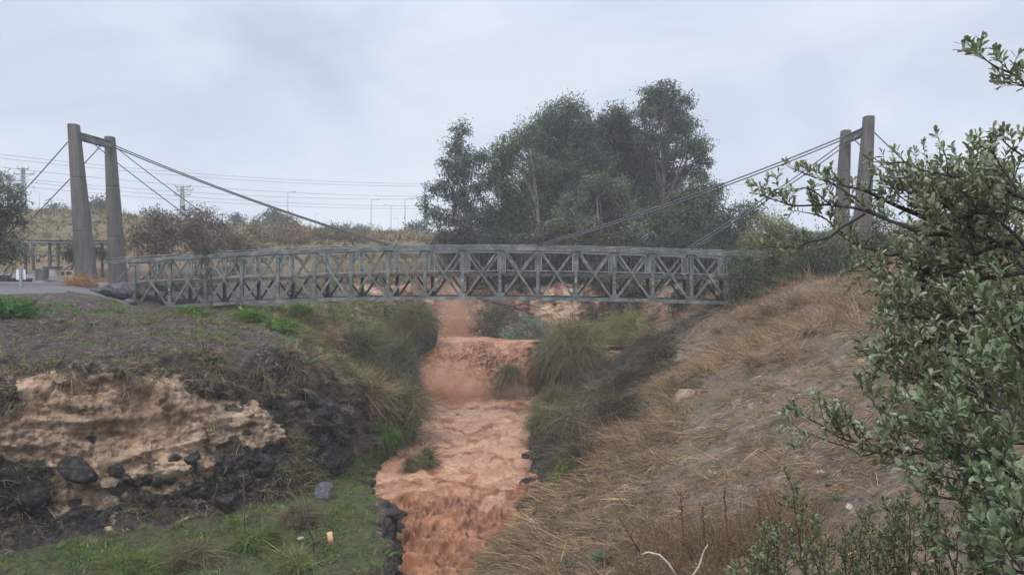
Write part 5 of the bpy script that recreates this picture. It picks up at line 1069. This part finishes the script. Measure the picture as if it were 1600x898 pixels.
    m = [([np.array([2.4, 2.6, -2.6]), np.array([2.1, 2.5, -1.6]), at(1640, 760, 2.4)], .03, .012, 2.0),
         (pl((1640,760,2.4),(1580,735,2.5),(1520,720,2.6),(1480,690,2.65),(1455,670,2.7)), .007, .003, .2),
         (pl((1640,700,2.3),(1590,660,2.35),(1560,620,2.4),(1540,600,2.45)), .006, .003, .15),
         (pl((1640,620,2.3),(1600,560,2.35),(1585,520,2.4),(1575,480,2.4)), .006, .003, .1),
         (pl((1640,860,2.2),(1600,850,2.25),(1585,800,2.3),(1570,770,2.3)), .006, .003, .1),
         (pl((1640,920,2.1),(1600,890,2.15),(1585,870,2.2)), .006, .003, .05),
         (pl((1620,740,2.4),(1560,760,2.5),(1500,750,2.6),(1450,740,2.7)), .006, .0025, .2),
         (pl((1620,780,2.5),(1540,790,2.6),(1480,780,2.7)), .006, .0025, .2),
         (pl((1640,840,2.4),(1580,830,2.5),(1530,815,2.6)), .006, .0025, .1), (pl((1640,900,2.4),(1570,890,2.5),(1520,870,2.6)), .006, .0025, .1),
         (pl((1640,690,2.6),(1570,690,2.7),(1510,670,2.8)), .006, .0025, .1), (pl((1640,560,2.5),(1590,590,2.6),(1540,580,2.7)), .006, .0025, .1)]
    r2 = leafy_shrub("leafy_shrub", m, "nearest pale green leafy boughs in the lower right corner", N2, base=m[0][0][0], Ls=(.03, .048), density=1.3)
    # low small-leaved shrub along the bottom edge
    LOW = [(.10, .125, .05), (.16, .18, .09), (.075, .095, .035), (.11, .13, .05), (.055, .07, .03), (.15, .15, .07), (.13, .10, .05)]
    m = []; b0 = np.array([2.2, 5.2, -3.9])
    for k in range(64):
        px, D0 = rng.uniform(1150, 1560), rng.uniform(4.4, 5.6); ty = np.interp(px, [1150, 1200, 1300, 1400, 1480, 1560], [865, 815, 825, 790, 770, 760]) + rng.uniform(0, 70)
        a = at(px + rng.uniform(-30, 30), 1000, D0); t = at(px, ty, D0 + rng.uniform(-.2, .2)); m.append((np.array([a, (a + t) / 2 + rng.normal(size=3) * .04, t]), .006, .002, .35))
    r3 = leafy_shrub("low_shrub", m, "low small leaved shrub with upright shoots along the bottom right", LOW, base=b0, Ls=(.022, .04), density=.6, tl=(.06, .16), barkm='redtwig')
    m = [(pl((1268, 960, 5.0), (1255, 880, 5.0), (1243, 800, 5.0), (1236, 760, 5.0)), .007, .003, .15)]
    leafy_shrub("sapling", m, "single upright leafy sapling with a dark red stem at the bottom", LOW, "sapling", base=at(1268, 960, 5.0), Ls=(.03, .05), density=.55, tl=(.06, .16), barkm='redtwig', sub=1)
    print("LEAVES", r1[1], r2[1], r3[1])
build_shrubs()

# ------------------------------------------------------------------ dry weeds, squills, twigs
def build_small_plants():
    def brush(base, R, H, n, cols, label, group):
        root = MB(); V, F, C, off = [], [], [], 0
        th = rng.uniform(0, 6.28, n); r = R * np.sqrt(rng.random(n)); p = base + np.stack([r * np.cos(th), r * np.sin(th), -.05 + 0 * r], -1)
        d = nrm(np.stack([np.cos(th) * .35, np.sin(th) * .35, 1 + 0 * th], -1) + .2 * rng.normal(size=(n, 3))); L = H * rng.uniform(.45, 1.05, n); bd = .25 * rng.normal(size=(n, 3)) - np.array([0, 0, .15])
        v, f, c = blades(p, d, L, rng.uniform(.010, .018, n), bd, palette(n, cols, .3), None, 4); V.append(v); F.append(f); C.append(c); off += len(v)
        k = 7; t = np.repeat(rng.uniform(.3, 1, (n, k)), 1, 0).ravel(); ii = np.repeat(np.arange(n), k)
        q = p[ii] + d[ii] * (L[ii] * t)[:, None] + bd[ii] * (L[ii] * t * t)[:, None]
        v, f, c = blades(q, d[ii] + .9 * rng.normal(size=(n * k, 3)), rng.uniform(.05, .22, n * k) * H, .009, .4 * rng.normal(size=(n * k, 3)), palette(n * k, cols, .25), None, 2)
        V.append(v); F.append(f + off); C.append(c)
        return tag(mk("dry_weed", np.concatenate(V), np.concatenate(F), M['grass'], None, False, dict(col=np.concatenate(C)), loc=base), label, "weeds", group)
    RB = [(.17, .10, .065), (.22, .135, .085), (.12, .075, .055), (.27, .18, .11), (.13, .115, .055)]
    GW = "dry weeds at the bottom of the slope"
    for px, py, R, H, n, lab in ((1040, 850, .5, .55, 260, "tangled brown weeds left of the bleached twig"), (1085, 880, .55, .6, 300, "reddish weeds just above the bottom edge by the bleached twig"), (1130, 860, .6, .7, 380, "tallest rusty weeds at the bottom of the slope"), (1180, 850, .5, .65, 280, "rusty weeds touching the upright sapling"),
                                 (1240, 820, .45, .7, 220, "pinkish brown weeds behind the upright sapling"), (1010, 890, .5, .4, 220, "low brown weeds at the bottom edge left of the twig"), (1150, 910, .5, .6, 260, "weeds at the very bottom below the tallest rusty ones"), (1290, 850, .4, .5, 160, "thin weeds above the low leafy shrub")):
        brush(hit(px, py), R, H, n, RB, lab, GW)
    GS = "straw tufts near the crest of the right bank"
    for px, py, H, lab in ((1165, 500, 1.0, "straw tuft nearest the last truss panel"), (1200, 490, 1.1, "straw tuft right of the last truss panel"), (1240, 480, 1.2, "tall straw tuft below the dark bush"), (1290, 470, 1.1, "pale straw tuft at the end of the dark bush"), (1140, 560, .8, "loose straw tuft above the ledge outcrop"), (1180, 570, .8, "leaning straw tuft uphill of the ledge outcrop"),
                           (1225, 560, .8, "straw tuft in the middle of the right bank"), (1120, 520, .9, "straw tuft below the last truss panel but one"), (1270, 520, .9, "straw tuft under the leafy shrub's tips"), (1320, 470, 1.0, "straw tuft beside the path at the crest")):
        p = hit(px, py); droop_clump("straw_tuft", p, .5, H * .35, 420, STRAW + BROWN[:1], lab, "grass tuft", None, .55, (H * .5, H), (.007, .015), group=GS)
    # squills: rosettes of broad green blades
    n = 26; th = np.arange(n) * 2.4; d = np.stack([np.cos(th), np.sin(th), rng.uniform(.5, 1.4, n)], -1)
    V, F, C = blades(np.zeros((n, 3)), d, rng.uniform(.16, .27, n), .032, np.stack([np.cos(th) * .2, np.sin(th) * .2, np.full(n, -.35)], -1), palette(n, [(.05, .12, .055), (.07, .155, .07), (.04, .095, .045)], .12), None, 4)
    proto = mk("squill", V, F, M['shrub'], None, False, dict(col=C))
    spots = [(940, 876, 1.1, "largest green rosette near the bottom of the slope"), (888, 882, .9, "green rosette left of the largest one"), (884, 855, .75, "small green rosette above the two at the bottom"), (1212, 660, .9, "green rosette in the middle of the slope"), (1242, 700, 1.0, "green rosette below the shrub's drooping twig"),
             (1308, 780, .9, "green rosette next to the round white stone"), (990, 800, .6, "tiny green rosette among the straw"), (1320, 600, .7, "green rosette at the shrub's left margin"), (945, 868, .8, "small rosette touching the largest one")]
    for k, (px, py, s, lab) in enumerate(spots):
        o = proto if k == 0 else proto.copy()
        if k: COL.objects.link(o)
        o.location = hit(px, py); o.scale = (s,) * 3; o.rotation_euler = (0, 0, k * 1.3); tag(o, lab, "squill", "squill rosettes on the dry slope")
    GA = "squill rosettes on the left bank"
    for k, (px, py, s, lab) in enumerate(((485, 568, 1.9, "dark green rosette on the left bank near the reeds"), (143, 505, 1.2, "green rosette on the rubble slope at the left"), (100, 500, 1.0, "small green rosette on the far left of the rubble slope"), (330, 560, 1.2, "green rosette on the crest of the pale cliff"), (30, 615, .8, "little green rosette high on the pale cliff"))):
        o = proto.copy(); COL.objects.link(o); o.location = hit(px, py, 'A'); o.scale = (s,) * 3; o.rotation_euler = (0, 0, k * 2.1); tag(o, lab, "squill", GA)
    # bare twigs
    def twigs(name, lines, mat, label, cat="twig"):
        mb = MB()
        for pts, r0, r1 in lines: mb.tube(np.asarray(pts), np.linspace(r0, r1, len(pts)), 6)
        return tag(mb.build(name, M[mat], None, True, loc=np.asarray(lines[0][0][0])), label, cat)
    D = 8.0
    twigs("bleached_twig", [(pl((1060, 905, D), (1045, 880, D), (1030, 866, D), (1012, 862, D), (1002, 866, D)), .014, .008), (pl((1078, 905, D), (1092, 885, D), (1100, 860, D), (1106, 850, D)), .014, .005)], 'lichen', "pale bleached curling twig at the bottom of the slope")
    twigs("thorny_twig", [(pl((1000, 862, 8.2), (985, 838, 8.2), (972, 815, 8.2), (964, 803, 8.2)), .009, .003), (pl((985, 838, 8.2), (992, 822, 8.2)), .005, .002)], 'redtwig', "thin dark twig standing left of the bleached one")
    p = hit(382, 832, 'A'); D = p[1] - .1
    twigs("bare_sapling", [(pl((382, 832, D), (382, 800, D), (381, 760, D), (380, 735, D)), .018, .008), (pl((381, 765, D), (374, 750, D)), .008, .004), (pl((381, 760, D), (389, 748, D), (392, 738, D)), .008, .004), (pl((380, 750, D), (377, 735, D)), .006, .003)], 'bark', "short bare sapling on the shelf below the cliff", "sapling")
    p = hit(490, 868, 'A'); D = p[1]
    twigs("bare_sapling", [(pl((491, 870, D), (490, 845, D), (478, 815, D), (470, 792, D)), .022, .01), (pl((491, 848, D), (505, 842, D), (515, 840, D)), .013, .009), (pl((484, 830, D), (487, 822, D)), .008, .004)], 'twig', "crooked dead sapling leaning beside the cut log on the shelf", "sapling")
    q = at(516, 841, D); mb = MB(); mb.tube([q + [-.02, 0, .14], q + [.03, 0, -.14]], .062, 10); tag(mb.build("cut_log", M['cutwood'], None, True, loc=q), "short pale cut log stuck on the crooked dead sapling", "log")
    for px, y0, y1, D_, lab in ((1063, 768, 812, 9.6, "dark dead seed stalk standing among the brown weeds on the left"), (1131, 762, 800, 9.8, "dark dead seed stalk above the tallest rusty weeds"), (1097, 790, 830, 9.2, "short dead seed stalk between the other two"), (1185, 775, 825, 9.5, "dead seed stalk left of the upright sapling")):
        st = pl((px + 6, y1 + 40, D_), (px + 3, (y0 + y1) / 2 + 20, D_), (px, y0, D_)); root = MB(); root.tube(st, [.006, .005, .004], 5)
        for q in np.linspace(.35, 1, 26):
            c = np.array([np.interp(q, [0, .5, 1], [v[k] for v in st]) for k in range(3)]) + rng.normal(size=3) * .012; root.tube([c - [0, 0, .012], c, c + [0, 0, .012]], [.003, .011, .003], 4)
        tag(root.build("seed_stalk", M['redtwig'], None, False, loc=st[0]), lab, "weed", "dead seed stalks at the bottom")
    # bare branch above the pool, in front of the silvery bush
    twigs("fallen_branch", [(pl((770, 472, 49), (800, 478, 48.6), (835, 492, 48.2)), .09, .03), (pl((800, 478, 48.6), (822, 474, 48.3), (838, 480, 48.1), (852, 478, 48)), .045, .015)], 'twig', "bare dark branch reaching over the silvery bush", "branch")
    # thin stems under the left truss
    for px, y0, y1, lab in ((335, 478, 506, "thin leftmost stem under the left truss"), (350, 476, 508, "thin stem under the left truss, second from the left"), (378, 474, 500, "stouter dark post under the left truss")):
        twigs("thin_stem", [(pl((px, y1, 36.8), (px + 1, y0, 36.8)), .05, .035)], 'twig', lab, "stem")
build_small_plants()

# ------------------------------------------------------------------ yard on the left: pergola, blocks, sign
def build_yard():
    D = 48.0; g = -0.42
    root = empty("pergola", at(75, 425, D), "low pergola with a pole roof on the yard behind the tall left pylon", "pergola")
    for px, off in ((78, 0), (91, 0), (40, 0), (160, 0), (52, 2.4), (120, 2.4)):
        b = at(px, 415, D + off); b[2] = g
        t = b.copy(); t[2] = at(px, 379, D)[2]; MB().beam(b, t, .13, .13, (1, 0, 0)).build('post', M['wood'], root)
    rf = MB()
    for off in (0, 1.2, 2.4):
        a, c = at(38, 379, D), at(168, 380, D); rf.tube([a + [0, off, 0], c + [0, off, .02]], .06, 8)
    rf.build('beam', M['galv'], root)
    rf = MB()
    for k in range(30):
        t = k / 29; a = at(40, 376, D) * (1 - t) + at(166, 377, D) * t; rf.beam(a + [0, -.4, .02], a + [0, 2.9, .05], .09, .05)
    rf.build('roof', M['wood'], root)
    def block(px0, px1, y0, y1, D_, dep, mat, lab, holes=0, top=False):
        a, b = at(px0, y1, D_), at(px1, y0, D_); c = (a + b) / 2; w, h = b[0] - a[0], b[2] - a[2]
        r = empty("concrete_block", (c[0], D_, a[2]), lab, "block")
        mb = MB()
        if holes:
            t = .09; mb.box((c[0], D_, b[2] - t / 2), (w, dep, t)); mb.box((c[0], D_, a[2] + t / 2), (w, dep, t))
            for k in range(holes + 1): mb.box((a[0] + t / 2 + (w - t) * k / holes, D_ + .001, c[2]), (t, dep - .004, h - 2 * t - .004))
        else: mb.box((c[0], D_, c[2]), (w, dep, h))
        mb.build('body', M[mat], r)
        if top: MB().box((c[0], D_, b[2] + .052), (w + .12, dep + .1, .1)).build('slab', M['greyrock'], r)
    block(59, 72, 420, 438, 41, .5, 'concrete', "square grey concrete block in the gravel yard")
    block(74, 91, 419, 431, 44, .6, 'paleblock', "pale block with a dark slab top under the pergola", 0, True)
    block(94, 119, 422, 432, 45, .6, 'paleblock', "pale hollow block with two square openings beside the tall pylon", 2)
    for px0, px1, y0, y1, D_, lab in ((-2, 13, 430, 445, 40, "black crate at the left edge of the yard"), (15, 29, 434, 446, 39, "dark low crate between the black one and the sign"), (38, 46, 435, 444, 39.5, "small black crate right of the sign post")):
        a, b = at(px0, y1, D_), at(px1, y0, D_); c = (a + b) / 2; w, h = b[0] - a[0], b[2] - a[2]; r = empty("dark_crate", (c[0], D_, a[2]), lab, "crate")
        MB().box((c[0], D_, a[2] + h * .42), (w, .45, h * .84)).build('body', M['plast'], r); mb = MB(); mb.box((c[0], D_, b[2] - h * .07), (w + .06, .52, h * .13)); mb.build('rim', M['plast'], r)
    D_ = 31; r = empty("sign_post", at(33, 460, D_), "small white sign board on a grey post at the edge of the yard", "sign")
    MB().beam(at(33, 462, D_), at(32, 420, D_), .09, .09, (1, 0, 0)).build('post', M['galv'], r)
    for x0, x1 in ((24.5, 30), (33, 38.5)):
        a, b = at(x0, 437, D_ + .03), at(x1, 421, D_ + .03); MB().box(((a[0] + b[0]) / 2, D_ + .075, (a[2] + b[2]) / 2), (b[0] - a[0], .03, b[2] - a[2])).build('board', M['paint'], r)
    # kerb timber lying in the yard
    tag(MB().beam(at(72, 438, 39), at(104, 443, 37.5), .16, .14).build("timber_kerb", M['wood'], None, False, loc=at(88, 440, 38)), "long dark timber lying on the gravel by the block", "timber")
build_yard()

# ------------------------------------------------------------------ power line and street lamps
def build_far():
    def mast(px, ytop, ybot, D, arms, lab, w0=.9, w1=.35):
        T, B = at(px, ytop, D), at(px, ybot, D); r = empty("power_mast", B, lab, "power mast", "power masts beyond the ridge"); H = T[2] - B[2]
        mb = MB(); corn = []
        for sx, sy in ((-1, -1), (1, -1), (1, 1), (-1, 1)):
            a = B + [sx * w0 / 2, sy * w0 / 2, 0]; b = T + [sx * w1 / 2, sy * w1 / 2, 0]; mb.beam(a, b, .12, .12, (1, 0, 0)); corn.append((a, b))
        n = max(6, int(H / 1.3))
        for k in range(n):
            for j in range(4):
                a0, b0 = corn[j]; a1, b1 = corn[(j + 1) % 4]; s, e = k / n, (k + 1) / n
                if k % 2: s, e = e, s
                mb.beam(a0 + (b0 - a0) * s, a1 + (b1 - a1) * e, .06, .06, (.3, .9, .2))
        mb.build('mast_body', M['lattice'], r)
        for dy, wl, wr in arms:
            c = at(px, ytop + dy, D); arm = MB(); arm.beam(c - [wl, 0, 0], c + [wr, 0, 0], .16, .16); arm.beam(c - [wl, 0, 0], c - [0, 0, .8], .07, .07); arm.beam(c + [wr, 0, 0], c - [0, 0, .8], .07, .07)
            ao = arm.build('crossarm', M['lattice'], r)
            ins = MB()
            for x in (-wl, wr): ins.tube([c + [x, 0, .08], c + [x, 0, .65]], [.10, .05], 6)
            ins.build('insulator', M['galv'], ao)
        return r
    mast(36, 262, 345, 150, [(2, 1.1, 1.1), (10, 1.6, 2.2), (20, 3.0, .4)], "lattice power mast at the far left above the hill")
    mast(14, 272, 340, 155, [(2, .9, .9), (8, 1.3, 1.3)], "slimmer mast left of the lattice one, behind the feathery tree", .5, .3)
    mast(285, 291, 350, 170, [(1, 1.6, 1.8), (6, 1.2, 2.4), (13, 1.8, 1.8)], "lattice power mast above the brown thicket", .9, .4)
    mast(664.5, 284, 368, 175, [(4, 1.0, .5), (9, .6, .6)], "power mast at the left edge of the gum grove", .45, .35)
    Gw = "power lines across the sky"
    labs = ["highest power line in the left sky", "second highest power line in the left sky", "third power line from the top", "fourth power line from the top", "fifth power line from the top", "lowest power line in the left sky"]
    for k, (y0, y1) in enumerate(((234, 287), (240, 291), (254, 307), (270, 311), (273, 322), (281, 326))):
        cable("power_line", at(-60, y0, 128), at(662, y1, 175), 1.3, .035, 'powerline', labs[k], "power line", Gw, 40)
    for k, (y0, y1, lab) in enumerate(((266, 300, "upper power line crossing the right sky behind the pylons"), (300, 322, "lower power line crossing the right sky behind the pylons"))):
        cable("power_line", at(1095, y0 + 20, 185), at(1480, y1 - 14, 185), .8, .035, 'powerline', lab, "power line", Gw, 24)
    # street lamps
    H = 10.0; root = empty("street_lamp", (0, 0, 0), "", "street lamp", "street lamps beyond the ridge")
    MB().tube([(0, 0, -1.5), (0, 0, 5), (0, 0, H)], [.14, .11, .07], 8).build('pole', M['galv'], root)
    arm = MB().tube([(0, 0, H - .15), (.3, 0, H + .1), (.9, 0, H + .2), (1.7, 0, H + .25)], .055, 6).build('arm', M['galv'], root)
    MB().box((2.1, 0, H + .24), (.9, .32, .14)).build('lamp_head', M['lattice'], root)
    spots = [(450, 300, 350, 1, "street lamp standing over the spreading pine"), (580, 312, 366, 1, "tall street lamp right of the long cable"), (611, 320, 367, -1, "street lamp pole between the two tallest right of the cable"), (633, 311, 367, 1, "street lamp nearest the power mast"), (622, 341, 366, -1, "short distant street lamp beside the tallest ones"), (493, 334, 352, 1, "short street lamp just above the long cable"),
             (224, 313, 337, -1, "short street lamp right of the second left pylon"), (62, 300, 332, -1, "street lamp on the hill by the lattice mast"), (110, 313, 335, -1, "street lamp just left of the tall pylon")]
    for k, (px, y0, y1, sg, lab) in enumerate(spots):
        o = root if k == 0 else copy_tree(root)
        D = 145.0 if (y1 - y0) > 45 else (190 if (y1 - y0) > 28 else 240)
        T, B = at(px, y0, D), at(px, y1, D); s = (T[2] - B[2]) / (H + .2)
        s_h = max(.55, s); o.location = (B[0], D, T[2] - s_h * (H + .2)); o.scale = (sg * s_h, s_h, s_h); o['label'] = lab
build_far()

# ------------------------------------------------------------------ spray above the falls, and the air
def mist(name, c, size, dens, col, seed, sc=1.3):
    m, nt, out = new_mat(name + "_spray"); t = NT(nt); tc = t.N.new("ShaderNodeTexCoord"); g = tc.outputs['Generated']
    mp = t.N.new("ShaderNodeMapping"); mp.inputs['Location'].default_value = (-1, -1, -1); mp.inputs['Scale'].default_value = (2, 2, 2); t.link(g, mp.inputs[0])
    ln = t.N.new("ShaderNodeVectorMath"); ln.operation = 'LENGTH'; t.link(mp.outputs[0], ln.inputs[0])
    mp2 = t.N.new("ShaderNodeMapping"); mp2.inputs['Location'].default_value = (seed, 0, 0); t.link(tc.outputs['Object'], mp2.inputs[0])
    n = t.noise(sc, 5, .62, mp2.outputs[0])
    f = t.ramp(ln.outputs['Value'], [(0.1, 1.0), (0.95, 0.0)])
    d = t.math('MULTIPLY', t.math('MULTIPLY', f, t.ramp(n, [(.35, 0.1), (.62, 1.0)])), dens)
    v = t.N.new("ShaderNodeVolumePrincipled"); v.inputs['Color'].default_value = (*col, 1); t.link(d, v.inputs['Density']); v.inputs['Anisotropy'].default_value = .2
    t.link(v.outputs[0], out.inputs['Volume'])
    import bmesh
    bm = bmesh.new(); bmesh.ops.create_icosphere(bm, subdivisions=3, radius=1.0); V = np.array([q.co for q in bm.verts]); Fc = np.array([[q.index for q in f_.verts] for f_ in bm.faces]); bm.free()
    return tag(mk(name, V * np.asarray(size) + np.asarray(c), Fc, m, None, False, loc=c), None, None, None, 'stuff')
mist("mist", at(700, 602, 42.8), (3.1, 1.4, 1.75), 1.9, (.88, .58, .41), 3)
mist("spray_mist", at(805, 612, 43.2), (1.3, .9, .55), 1.0, (.92, .74, .62), 9)
mist("upper_mist", at(712, 498, 51.0), (1.7, 1.4, 3.2), 2.4, (.78, .53, .40), 17)
def haze():
    m, nt, out = new_mat("humid_air"); v = nt.nodes.new("ShaderNodeVolumePrincipled")
    v.inputs['Color'].default_value = (.94, .96, 1.0, 1); v.inputs['Density'].default_value = 0.0011; v.inputs['Anisotropy'].default_value = .1
    nt.links.new(v.outputs[0], out.inputs['Volume'])
    mb = MB(); mb.box((0, 430, 12.0), (1500, 960, 46)); tag(mb.build("haze", m), kind='stuff')
haze()
